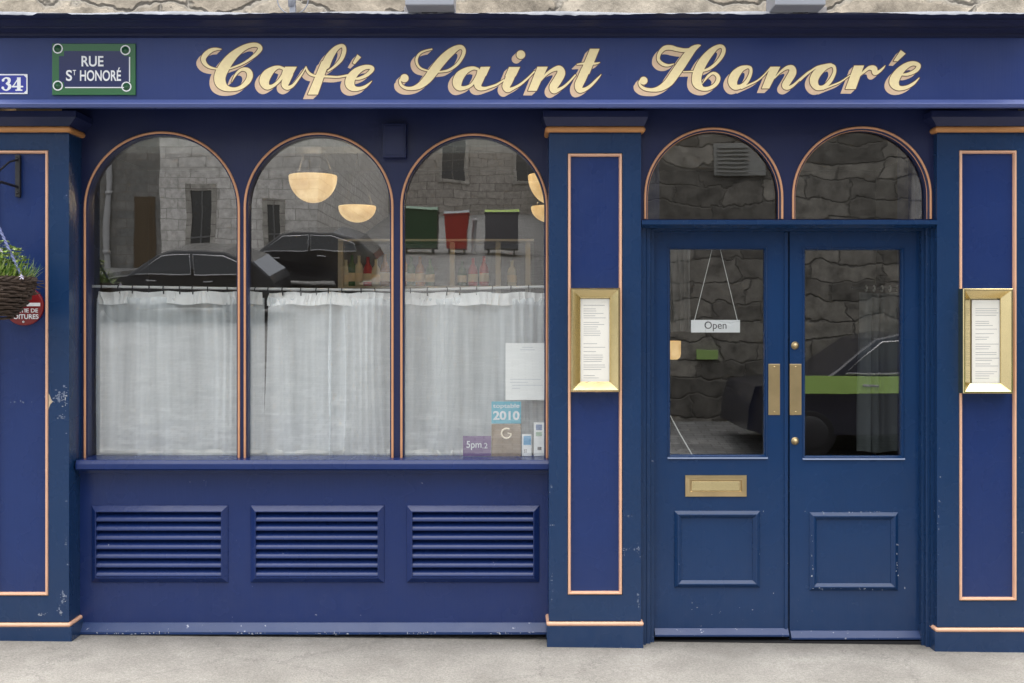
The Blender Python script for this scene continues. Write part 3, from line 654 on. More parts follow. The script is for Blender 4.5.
class Field:
    def __init__(s, x0, x1, y0, y1, res=5):
        s.x0, s.y0, s.h = x0, y0, 1 / res
        s.nx = int((x1 - x0) * res) + 1; s.ny = int((y1 - y0) * res) + 1
        s.F = np.full((s.ny, s.nx), 9.0)
    def win(s, xa, xb, ya, yb):
        i0 = max(0, int((xa - s.x0) / s.h)); i1 = min(s.nx, int((xb - s.x0) / s.h) + 2)
        j0 = max(0, int((ya - s.y0) / s.h)); j1 = min(s.ny, int((yb - s.y0) / s.h) + 2)
        gx, gy = np.meshgrid(s.x0 + np.arange(i0, i1) * s.h, s.y0 + np.arange(j0, j1) * s.h)
        return (slice(j0, j1), slice(i0, i1)), gx, gy
    def circle(s, x, y, r):
        m = 2.5; sl_, gx, gy = s.win(x - r - m, x + r + m, y - r - m, y + r + m)
        s.F[sl_] = np.minimum(s.F[sl_], np.hypot(gx - x, gy - y) - r)
    def poly(s, pts):
        xs_ = [p[0] for p in pts]; ys_ = [p[1] for p in pts]; m = 2.5
        sl_, gx, gy = s.win(min(xs_) - m, max(xs_) + m, min(ys_) - m, max(ys_) + m)
        s.F[sl_] = np.minimum(s.F[sl_], poly_sd(gx, gy, pts))
    def loops(s, iso):
        F = s.F - iso; F = np.where(np.abs(F) < 1e-6, 1e-6, F); I = F < 0
        F[0, :] = F[-1, :] = np.abs(F[0, :]) + 1; I = F < 0
        seg = {}
        a, b_, c, d = I[:-1, :-1], I[:-1, 1:], I[1:, 1:], I[1:, :-1]
        code = a * 1 + b_ * 2 + c * 4 + d * 8
        js, is_ = np.nonzero((code > 0) & (code < 15))
        T = {1: [(3, 0)], 2: [(0, 1)], 3: [(3, 1)], 4: [(1, 2)], 5: [(3, 0), (1, 2)], 6: [(0, 2)], 7: [(3, 2)], 8: [(2, 3)], 9: [(2, 0)], 10: [(0, 1), (2, 3)], 11: [(2, 1)], 12: [(1, 3)], 13: [(1, 0)], 14: [(0, 3)]}
        def key(j, i, e): return ('h', j, i) if e == 0 else ('v', j, i + 1) if e == 1 else ('h', j + 1, i) if e == 2 else ('v', j, i)
        nxt = {}
        for j, i in zip(js.tolist(), is_.tolist()):
            for (p, q) in T[int(code[j, i])]: nxt[key(j, i, p)] = key(j, i, q)
        def pos(k):
            t, j, i = k
            if t == 'h': f0, f1 = F[j, i], F[j, i + 1]; return (s.x0 + (i + f0 / (f0 - f1)) * s.h, s.y0 + j * s.h)
            f0, f1 = F[j, i], F[j + 1, i]; return (s.x0 + i * s.h, s.y0 + (j + f0 / (f0 - f1)) * s.h)
        out = []
        while nxt:
            st = next(iter(nxt)); lp = [st]; k = nxt.pop(st)
            while k in nxt: lp.append(k); k = nxt.pop(k)
            if len(lp) > 8:
                P = [pos(k) for k in lp]
                Q = P[::2] if len(P) > 20 else P
                out.append(Q)
        return out

def T_(ox, oy, s): return lambda st: [(ox + x * s, oy + .6 + y * s, max(w * s, .35)) for x, y, w in st]
A = T_(190, 36, .0981); B_ = T_(285, 36, .0981); C_ = T_(390, 36, .0981); D_ = T_(485, 36, .1172); E_ = T_(630, 36, .0981); F_ = T_(720, 36, .0981); G_ = T_(800, 36, .1273)
word1 = dict(s=[
    A([(318,130,10),(270,128,26),(215,142,42),(165,180,52),(138,225,50),(150,270,40),(190,307,28),(250,326,18),(310,330,14),(390,330,14),(450,312,18),(530,280,20),(610,232,26),(680,175,36),(716,125,44),(695,92,42),(640,85,44),(560,110,56),(470,170,78),(400,240,100),(345,320,112),(308,400,116),(312,470,108),(360,522,66),(440,538,38),(520,518,40),(590,455,54),(612,390,60),(585,342,48),(525,338,30),(470,385,22),(425,465,5)]),
    A([(960,330,28),(905,312,30),(845,335,58),(785,390,95),(758,455,98),(782,510,62),(835,508,35),(895,465,30),(945,400,32),(965,345,34)]),
    B_([(45,380,78),(12,450,80),(0,495,66),(28,522,42),(80,500,28),(130,440,22),(180,370,16),(215,308,10)]),
    B_([(215,308,10),(228,350,24),(262,385,26),(320,402,22),(440,408,22),(540,412,20),(640,395,20)]),
    B_([(440,352,16),(500,310,24),(570,238,36),(602,160,42),(600,108,40),(570,95,36),(515,128,54),(455,205,78),(415,290,88)]),
    B_([(705,432,14),(760,426,28),(830,395,34),(880,350,40),(890,325,40),(860,310,40),(800,318,50),(725,360,74),(672,425,92),(662,485,92),(694,526,60),(750,533,38),(820,510,28),(885,455,6)])],
  p=[B_([(375,250,1),(455,250,1),(335,592,1),(232,592,1)]), B_([(688,272,1),(738,183,1),(776,212,1),(712,282,1)]), B_([(0,308,1),(122,308,1),(78,390,1),(0,410,1)])])
word2 = dict(s=[
    C_([(150,425,80),(148,425,84)]),
    C_([(140,435,50),(104,445,24),(112,490,26),(160,524,30),(230,528,38),(305,500,62),(375,440,84),(435,365,94),(495,285,94),(562,210,88),(630,150,74),(692,112,50),(735,112,40),(755,152,36),(730,222,32),(680,288,28),(605,340,25),(535,357,18),(475,364,12)]),
    C_([(400,352,14),(320,328,20),(280,285,24),(272,225,26),(305,172,22),(360,145,18),(425,130,16)]),
    C_([(895,332,26),(845,322,35),(775,347,60),(712,402,92),(685,470,92),(704,522,56),(762,524,36),(832,490,30),(888,405,28),(905,345,26)]),
    C_([(945,370,80),(915,430,84),(895,490,74),(915,525,48),(965,530,32),(1020,515,24)]),
    D_([(43,431,20),(100,410,18),(160,372,14)]),
    D_([(230,310,74),(200,380,72),(180,425,64),(196,455,42),(240,442,24),(300,410,20),(360,360,16),(420,300,12)]),
    D_([(305,155,74),(306,155,74)]),
    D_([(460,395,10),(520,325,20),(580,284,30),(632,272,48),(650,312,68),(618,375,72),(582,432,66),(592,465,42),(645,445,24),(700,405,18),(770,330,14)]),
    D_([(855,290,74),(825,360,74),(800,415,70),(806,456,48),(850,452,32),(900,420,24),(950,370,18),(990,325,5)]),
    D_([(785,238,8),(840,231,18),(940,231,18),(978,222,6)])],
  p=[C_([(925,310,1),(1022,308,1),(980,400,1),(885,400,1)]), D_([(205,260,1),(300,260,1),(262,340,1),(172,340,1)]), D_([(447,258,1),(536,258,1),(440,464,1),(366,464,1)]), D_([(895,105,1),(977,105,1),(890,320,1),(805,320,1)])])
word3 = dict(s=[
    E_([(140,450,76),(138,450,80)]),
    E_([(130,455,50),(96,462,22),(106,502,26),(155,535,32),(232,544,36),(312,525,60),(392,468,84),(452,388,92),(520,290,92),(585,195,86),(640,130,66),(690,98,34),(718,90,8)]),
    E_([(445,280,10),(390,294,24),(332,280,34),(290,236,32),(300,172,36),(350,120,46),(412,112,48),(482,130,42),(560,140,38),(640,125,26),(715,92,8)]),
    E_([(545,360,12),(640,356,16),(740,350,20),(820,320,28),(890,260,32),(940,190,38),(955,130,38),(930,100,36),(880,112,46),(820,162,70),(752,245,90),(705,330,96),(680,410,96),(685,478,90),(732,528,46),(800,530,38),(870,490,38),(900,430,42),(880,388,35),(840,375,25),(790,410,25),(735,482,5)]),
    F_([(272,310,34),(212,332,60),(155,390,90),(128,458,92),(152,512,62),(212,508,40),(272,458,38),(310,380,32),(310,322,30),(272,308,30)]),
    F_([(220,525,20),(300,490,18),(380,450,16),(450,390,14),(510,320,10)]),
    F_([(555,425,10),(620,358,22),(682,318,36),(732,322,58),(738,370,76),(695,445,74),(664,500,66),(692,522,40),(745,498,26),(820,430,18),(900,362,14),(985,318,14)]),
    G_([(240,225,30),(192,242,45),(132,292,65),(108,350,65),(132,398,45),(182,398,30),(236,350,30),(270,282,25),(266,238,25),(240,225,25)]),
    G_([(0,345,12),(60,290,14),(130,242,16),(200,226,20)]),
    G_([(180,412,14),(250,385,13),(320,355,12),(390,305,8)]),
    G_([(430,335,10),(490,287,18),(540,248,28),(580,252,46),(588,284,38),(620,275,22),(650,250,14),(668,228,4)]),
    G_([(790,300,12),(850,295,24),(910,266,30),(930,228,34),(890,211,34),(840,226,44),(785,270,60),(745,330,75),(740,370,70),(772,404,40),(832,400,28),(892,368,20),(935,325,5)])],
  p=[F_([(512,308,1),(614,308,1),(500,530,1),(424,530,1)]), G_([(424,228,1),(502,228,1),(436,413,1),(355,413,1)]), G_([(733,193,1),(790,106,1),(829,135,1),(765,195,1)])])
GOLD = mat('gilded_cream_letter', (0.95, 0.76, 0.42), 0.45, var=0.12, vscale=60)
SHADE = mat('tan_letter_shade', (0.71, 0.51, 0.34), 0.5, var=0.15, vscale=40)
LINE = mat('umber_outline', (0.10, 0.045, 0.03), 0.5)
def lettering(word):
    xs_ = [p[0] for st in word['s'] for p in st]; f = Field(min(xs_) - 14, max(xs_) + 12, 36, 108); g = Field(min(xs_) - 14, max(xs_) + 12, 36, 108)
    for st in word['s']:
        for x, y, ww in catmull(st):
            f.circle(x, y, ww / 2)
    for st in word['s']:
        for x, y, ww in catmull(st, 7):
            for k in range(1, 6): g.circle(x - k * .92, y + k * .86, ww / 2)
    for p in word['p']:
        q = [(x, y) for x, y, _ in p]; f.poly(q)
        for k in range(1, 6): g.poly([(x - k * .92, y + k * .86) for x, y in q])
    d = DF
    m1 = curve_mesh([[(X(a, d), Z(c, d)) for a, c in lp] for lp in g.loops(0.15)], d - .0006, .0006)
    m2 = curve_mesh([[(X(a, d), Z(c, d)) for a, c in lp] for lp in f.loops(0.75)], d - .0014, .0006)
    m3 = curve_mesh([[(X(a, d), Z(c, d)) for a, c in lp] for lp in f.loops(0.0)], d - .0022, .0006)
    bm = bmesh.new(); mi = []
    for i, m in enumerate((m1, m2, m3)):
        bm.from_mesh(m); mi += [i] * len(m.polygons)
    me = bpy.data.meshes.new('lettering'); bm.to_mesh(me); bm.free()
    for q in (SHADE, LINE, GOLD): me.materials.append(q)
    me.polygons.foreach_set('material_index', mi); me.update()
    link('lettering', me, [], fascia)
for wd in (word1, word2, word3): lettering(wd)

# ------------------------------------------------------------------ things fixed to the front
# enamel street name plate
d = DF - .004
ss = thing('street_name_plate', 'green bordered navy enamel street plate reading RUE ST HONORÉ on the fascia', 'street sign', (X(94, d), d, Z(95, d)))
GREEN = mat('green_enamel', (0.028, 0.125, 0.045), 0.25, var=0.15); NAVYE = mat('navy_enamel', (0.012, 0.018, 0.085), 0.22, var=0.1); GRN2 = mat('dark_green_enamel', (0.02, 0.09, 0.04), 0.25)
b = MB(); b.pbox(52, 135.5, 43.5, 95, d - .006, DF - .0005, bev=.002); b.build('border', GREEN, ss)
pl = [(59, 51 + 5), (64, 56), (64, 51), (124, 51), (124, 56), (129, 56), (129, 82), (124, 82), (124, 87), (64, 87), (64, 82), (59, 82)]
plate('name_panel', [pl], d - .0075, .0012, NAVYE, ss)
b = MB()
b.pbox(129, 130, 57, 82, d - .0085, d - .006); b.build('white_rule', WHITE, ss); b = MB(); b.pbox(65, 124, 87, 88, d - .0085, d - .006)
b.build('white_rule', WHITE, ss)
for cx, cy in ((58.5, 49), (126, 50.5), (58.5, 86), (127, 87)):
    b = MB(); b.lathe([(U(3.9, d), 0), (U(3.9, d), -.002), (U(2.0, d), -.002), (U(2, d), -.004), (0, -.0045)], (X(cx, d), d - .0062, Z(cy, d)), 18, axis='y')
    r0, r1 = 5.0, 3.9
    b.lathe([(U(r0, d), 0), (U(r0, d), -.0028), (U(r1, d), -.0028), (U(r1, d), 0)], (X(cx, d), d - .0062, Z(cy, d)), 20, 1, axis='y', smooth=False)
    b.build('rosette', [GRN2, WHITE], ss)
text('lettering', 'RUE', 81.5, 103.5, 56, 66.5, d - .0088, WHITE, ss, .018)
text('lettering', 'S', 66, 72, 70, 81, d - .0088, WHITE, ss, .018); text('lettering', 'T', 72.8, 76, 70, 75.2, d - .0088, WHITE, ss, .01)
text('lettering', 'HONORÉ', 80, 121, 67.5, 81, d - .0088, WHITE, ss, .018)
# house number
hn = thing('house_number', 'small blue enamel plate with white number 34 on the fascia', 'house number', (X(8, d), d, Z(94, d)))
BLUEE = mat('blue_enamel', (0.03, 0.04, 0.28), 0.25, var=0.1)
b = MB(); b.pbox(-11, 27.5, 74, 94, DF - .005, DF - .0005, bev=.0015); b.build('white_border', WHITE, hn)
cut = 2.5; q0, q1, r0, r1 = -9.6, 26.2, 75.3, 92.7
plate('blue_panel', [[(q0 + cut, r0), (q1 - cut, r0), (q1, r0 + cut), (q1, r1 - cut), (q1 - cut, r1), (q0 + cut, r1), (q0, r1 - cut), (q0, r0 + cut)]], DF - .006, .0012, BLUEE, hn)
def strokes_mesh(name, sts, polys, bx, d, m, par):
    f = Field(*bx, res=10)
    for st in sts:
        for x, y, ww in catmull(st): f.circle(x, y, ww / 2)
    for p in polys: f.poly(p)
    return link(name, curve_mesh([[(X(a, d), Z(c, d)) for a, c in lp] for lp in f.loops(0)], d, .0008), m, par)
strokes_mesh('numerals', [[(3, 80.3, 2.6), (4.2, 78.6, 1.5), (6.6, 77.9, 1.6), (9, 79.3, 3), (8.8, 82, 2.6), (6.4, 83.5, 1.3), (9, 84.8, 2.8), (9.6, 87.2, 3.2), (7, 90, 1.6), (4, 89.6, 1.5), (2.8, 87.8, 2.6)], [(18.5, 78.2, 1.2), (12.6, 86.8, 1.2)], [(12.4, 86.6, 1.6), (22.5, 86.6, 1.6)]],
             [[(17, 77.4), (20.6, 77.4), (20.6, 89.4), (22.4, 89.6), (22.4, 90.8), (15.3, 90.8), (15.3, 89.6), (17, 89.4)]], (-2, 28, 73, 95), DF - .0068, WHITE, hn)
# painted box between the arches
b = MB(); b.pbox(382.5, 406, 123, 157.5, DH - .045, DH - .0005, bev=.004); b.pbox(384.5, 404, 125.5, 155, DH - .049, DH - .044, bev=.002)
tag(b.build('junction_box', P_HEAD), 'small navy painted box fixed between the second and third arched windows', 'junction box')

CREAM = mat('cream_paper', (.84, .82, .75), .7, var=.04)
# brass menu cases
def menu_case(x0, x1, y0, y1, q, label):
    d0 = -.058
    t = thing('menu_case', label, 'menu case', (X((x0 + x1) / 2), 0, Z(y1)), 'brass menu cases on the pilasters')
    b = MB(); b.frame(x0, x1, y0, y1, d0, [(0, .07), (0, .0), (.004, -.004), (.010, -.004), (U(q[0] - x0, d0) - .003, .030), (U(q[0] - x0, d0), .034)])
    xx0, xx1, zz0, zz1 = X(x0, d0), X(x1, d0), Z(y1, d0), Z(y0, d0)
    b.box(xx0 + .002, xx1 - .002, d0 + .050, d0 + .07, zz0 + .002, zz1 - .002)
    b.build('frame', BRASS, t)
    dm = d0 + .040
    b = MB(); b.pbox(q[0] - 1, q[1] + 3, q[2] - 2, q[3] + 2, dm, dm + .006); mp = b.build('menu_sheet', CREAM, t)
    b = MB(); y = q[2] + 4
    rr = random.Random(int(x0))
    while y < q[3] - 3:
        if rr.random() < .86: b.pbox(q[0] + 2.5, q[0] + 2.5 + rr.uniform(.45, .95) * (q[1] - q[0] - 5), y, y + .55, dm - .0006, dm + .0004)
        y += rr.choice([2.1, 2.1, 2.4, 3.6])
    b.build('printed_lines', INK, mp)
    sheet_pane('glass', [(q[0] - 2, q[2] - 3), (q[1] + 4, q[2] - 3), (q[1] + 4, q[3] + 3), (q[0] - 2, q[3] + 3)], d0 + .0335, CLEAR, t)
    return t
menu_case(571, 620, 288, 392, (581, 610, 301, 381), 'brass menu case with white menu sheet on the pilaster between window and door')
menu_case(963, 1013, 288.5, 393.5, (973, 1003, 302, 382), 'brass menu case with white menu sheet on the pilaster right of the doors')

# round red garage-exit sign
b = MB(); c = (X(24), -.001, Z(306)); r = U(19.5)
rs = thing('exit_sign', 'round red enamel sign with white bar, partly hidden behind the hanging basket', 'sign', (c[0], 0, c[2]))
b.lathe([(r, .012), (r, -.002), (r - .004, -.005), (0, -.006)], c, 40, axis='y'); b.build('disc', mat('red_enamel', (0.19, 0.009, 0.012), 0.3), rs)
b = MB(); b.pbox(8, 40, 302.8, 306.2, -.0095, -.006); b.build('white_bar', WHITE, rs)
text('lettering', 'SORTIE DE', 9.5, 38, 308.5, 312.5, -.0085, WHITE, rs, .02); text('lettering', 'VOITURES', 9, 38.5, 314.2, 319, -.0085, WHITE, rs, .02)
SCREW = mat('steel_screw', (0.5, 0.5, 0.5), 0.4, 1)
for py in (291, 322):
    b = MB(); b.lathe([(.006, 0), (.005, -.003), (0, -.004)], (X(24), -.0068, Z(py)), 10, axis='y')
    b.build('screw', SCREW, rs)

# iron bracket and the hanging basket
bx = X(18); DB = -.30
b = MB(); b.box(bx - .012, bx + .012, -.008, .012, Z(197), Z(155), bev=.002)
b.tube([(bx, -.004, Z(187)), (bx - .01, -.16, Z(186)), (bx - .02, DB - .02, Z(184.5, DB))], .007, 8)
b.tube([(bx, -.006, Z(160)), (bx - .005, -.08, Z(164)), (bx - .012, -.2, Z(178)), (bx - .014, -.235, Z(185.5))], .005, 8)
b.tube([(bx - .02, DB - .02, Z(184.5, DB)), (bx - .021, DB - .032, Z(181, DB)), (bx - .022, DB - .04, Z(184, DB)), (bx - .02, DB - .03, Z(190, DB)), (bx - .02, DB - .015, Z(192, DB))], .005, 8)
for py in (159, 193): b.lathe([(.008, 0), (.006, -.005), (0, -.006)], (bx, -.008, Z(py)), 10, axis='y')
tag(b.build('basket_bracket', BLACK), 'black iron hook bracket screwed to the left pilaster panel', 'bracket')
hb = thing('hanging_basket', 'brown wicker hanging basket of grassy green plants at the left edge', 'hanging basket', (X(-11, DB), DB, Z(318, DB)))
cx, cz = X(-11, DB), Z(280, DB); RB = U(42, DB); HB = U(38, DB)
b = MB(); rr = random.Random(5)
for j in range(17):                                  # woven rods, one ring over another, weaving in and out of the stakes
    f = j / 16; rad = RB * math.cos(f * 1.25) ** .62; z = cz - HB * f; ph = (j % 2) * math.pi; q = rr.uniform(0, 6)
    pts = [(cx + (rad + .005 * math.sin(a * 14 + ph) + .003 * math.sin(a * 5 + q)) * math.cos(a), DB + (rad + .005 * math.sin(a * 14 + ph)) * math.sin(a), z + .003 * math.sin(3 * a + q)) for a in [2 * math.pi * i / 84 for i in range(84)]]
    b.tube(pts, .0065, 6, closed=True)
for i in range(14):
    a = 2 * math.pi * (i + .5) / 14
    b.tube([(cx + RB * math.cos(f * 1.25) ** .62 * math.cos(a), DB + RB * math.cos(f * 1.25) ** .62 * math.sin(a), cz + .012 - HB * 1.0 * f) for f in [k / 12 for k in range(13)]], .005, 5)
for q in range(3):                                   # thick twisted rim
    b.tube([(cx + (RB + .008 * math.cos(a * 12 + q * 2.1)) * math.cos(a), DB + (RB + .008 * math.cos(a * 12 + q * 2.1)) * math.sin(a), cz + .004 + .008 * math.sin(a * 12 + q * 2.1)) for a in [2 * math.pi * i / 120 for i in range(120)]], .0065, 6, closed=True)
for i in range(26):                                  # stray twig ends
    a = rr.uniform(-2.6, .3); f = rr.uniform(0, .6); rad = RB * math.cos(f * 1.25) ** .62
    p0 = Vector((cx + rad * math.cos(a), DB + rad * math.sin(a), cz - HB * f)); dv = Vector((math.cos(a + 1.0), math.sin(a + 1.0), rr.uniform(-.25, .25))) * rr.uniform(.02, .07)
    b.tube([p0, p0 + dv], .003, 5)
bk = b.build('basket', mat('dark_wicker', (0.055, 0.035, 0.024), 0.75, var=0.6, vscale=30), hb)
b = MB(); b.lathe([(RB * .93 * math.cos(f * 1.2) ** .62, -HB * .95 * f) for f in [k / 8 for k in range(9)]], (cx, DB, cz), 24); b.lathe([(RB * .93, -.012), (RB * .5, .0), (0, .008)], (cx, DB, cz), 24)
b.build('liner', mat('basket_soil', (0.02, 0.015, 0.01), 0.9), hb)
ROPE = mat('blue_grey_cord', (0.16, 0.18, 0.34), 0.8, var=0.3, vscale=80)
hook = Vector((bx - .02, DB - .015, Z(192, DB)))
for i in range(3):
    a = -.35 + i * 2 * math.pi / 3
    e = Vector((cx + RB * math.cos(a), DB + RB * math.sin(a), cz + .01)); b = MB()
    for s_ in (0, 1):
        pts = []
        for k in range(41):
            f = k / 40; p = hook.lerp(e, f); an = f * 60 + s_ * math.pi
            pts.append(p + Vector((.004 * math.cos(an), .004 * math.sin(an), -.006 * math.sin(math.pi * f))))
        b.tube(pts, .0042, 5)
    b.build('cord', ROPE, hb)
def blade(b, p, dirv, L, wd, droop, mi=0):
    side = dirv.cross(Vector((0, 0, 1))); side.normalize() if side.length > 1e-4 else None
    if side.length < .1: side = Vector((1, 0, 0))
    n = 5; vs = []
    for k in range(n + 1):
        f = k / n; c_ = p + dirv * (L * f) + Vector((0, 0, -droop * f * f * L)); ww = wd * (1 - f ** 1.6) * (.5 + min(1, f * 3) * .5)
        vs += [c_ - side * ww, c_ + side * ww + Vector((0, 0, ww * .5))]
    b.add(vs, [(2 * k, 2 * k + 1, 2 * k + 3, 2 * k + 2) for k in range(n)], mi, True)
LEAF1 = mat('fresh_grass_leaf', (0.24, 0.36, 0.06), 0.5, var=0.4, vscale=25); LEAF2 = mat('deep_green_leaf', (0.09, 0.2, 0.035), 0.5, var=0.4, vscale=25); LEAF3 = mat('pale_leaf', (0.42, 0.5, 0.2), 0.5, var=0.3, vscale=25)
for m in (LEAF1, LEAF2, LEAF3): m.node_tree.nodes['Principled BSDF'].inputs['Subsurface Weight'].default_value = 0.0
b = MB(); rr = random.Random(11)
for i in range(900):
    a = rr.uniform(0, 6.283); r = RB * math.sqrt(rr.random()) * .95
    p = Vector((cx + r * math.cos(a), DB + r * math.sin(a), cz - .005))
    dv = Vector((math.cos(a) * r / RB * .75 + rr.uniform(-.5, .5), math.sin(a) * r / RB * .75 + rr.uniform(-.5, .5), 1)); dv.normalize()
    blade(b, p, dv, rr.uniform(.07, .20) * (1.2 - .55 * r / RB), rr.uniform(.0025, .006), rr.uniform(.0, .55), rr.choice([0, 0, 1, 1, 2]))
for i in range(110):                                 # leafy sprigs in the middle
    a = rr.uniform(0, 6.283); r = RB * .75 * math.sqrt(rr.random()); h = rr.uniform(.05, .19) * (1.1 - .5 * r / RB)
    p = Vector((cx + .03 + r * math.cos(a), DB + r * math.sin(a), cz + h))
    for k in range(8):
        an = rr.uniform(0, 6.283); dv = Vector((math.cos(an), math.sin(an), rr.uniform(.0, 1))); dv.normalize(); blade(b, p, dv, rr.uniform(.015, .035), rr.uniform(.006, .011), .3, rr.choice([0, 2, 2]))
b.build('foliage', [LEAF1, LEAF2, LEAF3], hb)
PETAL = mat('lilac_white_petal', (0.72, 0.68, 0.82), 0.5)
for (px, py) in ((-2, 250), (23, 277), (-16, 247)):
    b = MB(); c_ = Vector((X(px, DB - .12), DB - .10 + rr.uniform(-.04, .04), Z(py, DB - .12)))
    for k in range(5):
        an = k * 1.257 + px; dv = Vector((math.cos(an), -.5, math.sin(an))); dv.normalize(); blade(b, c_, dv, .016, .008, .1, 0)
    b.build('flower', PETAL, hb)

# floodlights and cable fitting above the cornice
LAMPG = mat('grey_lamp_metal', (0.30, 0.31, 0.35), 0.45, 0.3, var=0.1)
def flood(x0, x1, label, tilt=0):
    dq = -.46
    t = thing('floodlight', label, 'floodlight', (X((x0 + x1) / 2, dq), dq, Z(12, -.25)), 'floodlights above the cornice')
    b = MB(); b.pbox(x0, x1, -22, 5.2, dq - .02, dq + .16, bev=.006); b.pbox(x0 + 3, x1 - 3, 4.8, 6.4, dq, dq + .14); b.build('housing', LAMPG, t)
    b = MB(); b.pbox(x0 - 1, x1 + 1, 6.2, 13.2, -.33, -.12, bev=.004); b.build('base', mat('dusty_lamp_base', (0.33, 0.31, 0.3), 0.7), t)
    b = MB(); cxp = (x0 + x1) / 2; b.pbox(cxp - 8, cxp + 8, 7.5, 13.5, -.365, -.325, bev=.003); b.build('clamp', BLACK, t)
flood(405, 454, 'grey metal floodlight above the cornice over the word Saint')
flood(775, 826, 'grey metal floodlight above the cornice over the word Honoré')
b = MB(); dq = -.2
b.lathe([(0, -.02), (.018, -.018), (.02, .02), (.012, .06), (.0, .062)], (X(292, dq), dq, Z(3, dq)), 16)
b.pbox(289.5, 295, 4, 14, dq - .01, dq + .02)
pts = [(X(292, dq) + U(15.5, dq) * math.cos(a), dq + .02, Z(-2, dq) + U(15, dq) * math.sin(a)) for a in [math.pi * 2 * i / 40 for i in range(41)]]
b.tube(pts, .003, 6)
tag(b.build('cable_fitting', LAMPG), 'small grey cable fitting with a looped wire on the cornice above Café', 'cable fitting')

# ------------------------------------------------------------------ in the windows
DC = .30
def curtain_grid(px0, px1, py0, py1, d, amp, freq, seed, nz=26, lean=0.0):
    rr = random.Random(seed); x0, x1, z1, z0 = X(px0, d), X(px1, d), Z(py0, d), Z(py1, d)
    n = int((x1 - x0) * 420); ks = []
    # irregular pleats: random knots
    knots = []; x = 0
    while x < (x1 - x0) * 1.0 + .1: knots.append((x, rr.uniform(.35, 1.0))); x += rr.choice([.35, .6, 1.0, 1.6, 2.2]) * rr.uniform(.8, 1.2) / freq
    def prof(s):
        i = 0
        while i < len(knots) - 2 and knots[i + 1][0] < s: i += 1
        a, b2 = knots[i], knots[i + 1]; f = (s - a[0]) / (b2[0] - a[0] + 1e-9)
        return (i + f) * 2 * math.pi, a[1] * (1 - f) + b2[1] * f
    ph2 = [rr.uniform(0, 6.28) for _ in range(6)]
    vs = []
    for j in range(nz + 1):
        f = j / nz; z = z1 + (z0 - z1) * f
        for i in range(n + 1):
            s = (x1 - x0) * i / n
            ph, am = prof(min(max(s + .012 * f * math.sin(s * 9 + ph2[0]) + .006 * math.sin(f * 3 + s * 20 + ph2[1]), 0), x1 - x0))
            A_ = amp * am * (.55 + .6 * math.sin(math.pi * min(1, f * .9 + .1)))
            fg = .0045 * (1 - .65 * f) * math.sin(s * 118 + 5 * math.sin(s * 6 + ph2[5]) + 1.2 * f * math.sin(s * 10 + ph2[0]))
            xx = x0 + s + A_ * .75 * math.sin(ph + ph2[2]); yy = d + A_ * math.cos(ph + ph2[2]) + .008 * math.sin(s * 7 + f * 2 + ph2[3]) + (fg if nz > 20 else 0)
            if lean and i < 24: xx += lean * f ** .7 * (1 - i / 24)
            vs.append((xx, yy, z + (.004 * math.sin(s * 31 + ph2[4]) if j in (0, nz) else 0)))
    w_ = n + 1
    return vs, [(j * w_ + i, j * w_ + i + 1, (j + 1) * w_ + i + 1, (j + 1) * w_ + i) for j in range(nz) for i in range(n)]
def curtain(px0, px1, py, seed, label, lean=0.0):
    t = thing('cafe_curtain', label, 'curtain', (X((px0 + px1) / 2, DC), DC, Z(456, DC)), 'half height curtains behind the arched windows')
    b = MB(); b.add(*curtain_grid(px0, px1, py + 10, 457, DC, .032, 4.2, seed, lean=lean), smooth=True); b.build('drop', SHEER, t)
    b = MB(); b.add(*curtain_grid(px0 + .5, px1 - .5, py + 4, py + 16.5, DC - .006, .008, 26, seed + 50, 6), smooth=True); b.build('gathered_heading', HEADER, t)
    b = MB(); b.add(*curtain_grid(px0, px1, 450, 457.5, DC - .002, .012, 9, seed + 9, 3), smooth=True); b.build('hem', cloth('hem_cotton', .8, (.78, .78, .76)), t)
curtain(98, 263, 287.5, 3, 'sheer white half curtain filling the lower left arched window')
curtain(267, 549, 288.5, 8, 'wide sheer white half curtain across the middle and right arched windows', -.035)
rod = thing('curtain_rod', 'thin pale curtain rod with dark rings across the three arched windows', 'curtain rod', (X(90, DC), DC, Z(288, DC)))
b = MB(); b.tube([(X(86, DC), DC, Z(286.3, DC)), (X(240, DC), DC, Z(288.6, DC)), (X(395, DC), DC, Z(290.3, DC)), (X(549, DC), DC, Z(286.5, DC))], .0075, 10)
b.build('pole', mat('pale_metal_rod', (0.6, 0.6, 0.6), 0.4, 0.2), rod)
RINGM = mat('dark_ring', (0.02, 0.02, 0.022), 0.5); ring0 = None; rr = random.Random(2)
px = 101
while px < 546:
    zc = (286.3 + 2.3 * (px - 86) / 154) if px < 240 else (288.6 + 1.7 * (px - 240) / 155) if px < 395 else 290.3 - 3.8 * (px - 395) / 154
    if ring0 is None:
        b = MB(); b.tube([(0, .014 * math.sin(a), .014 * math.cos(a)) for a in [2 * math.pi * i / 16 for i in range(16)]], .0028, 6, closed=True); b.box(-.003, .003, -.003, .003, -.03, -.012)
        ring0 = b.build('ring', RINGM, rod); o = ring0
    else: o = ring0.copy(); COL.objects.link(o)
    o.location = (X(px, DC), DC, Z(zc + .8, DC)); o.rotation_euler = (0, 0, rr.uniform(-.5, .5))
    px += rr.uniform(12, 19)

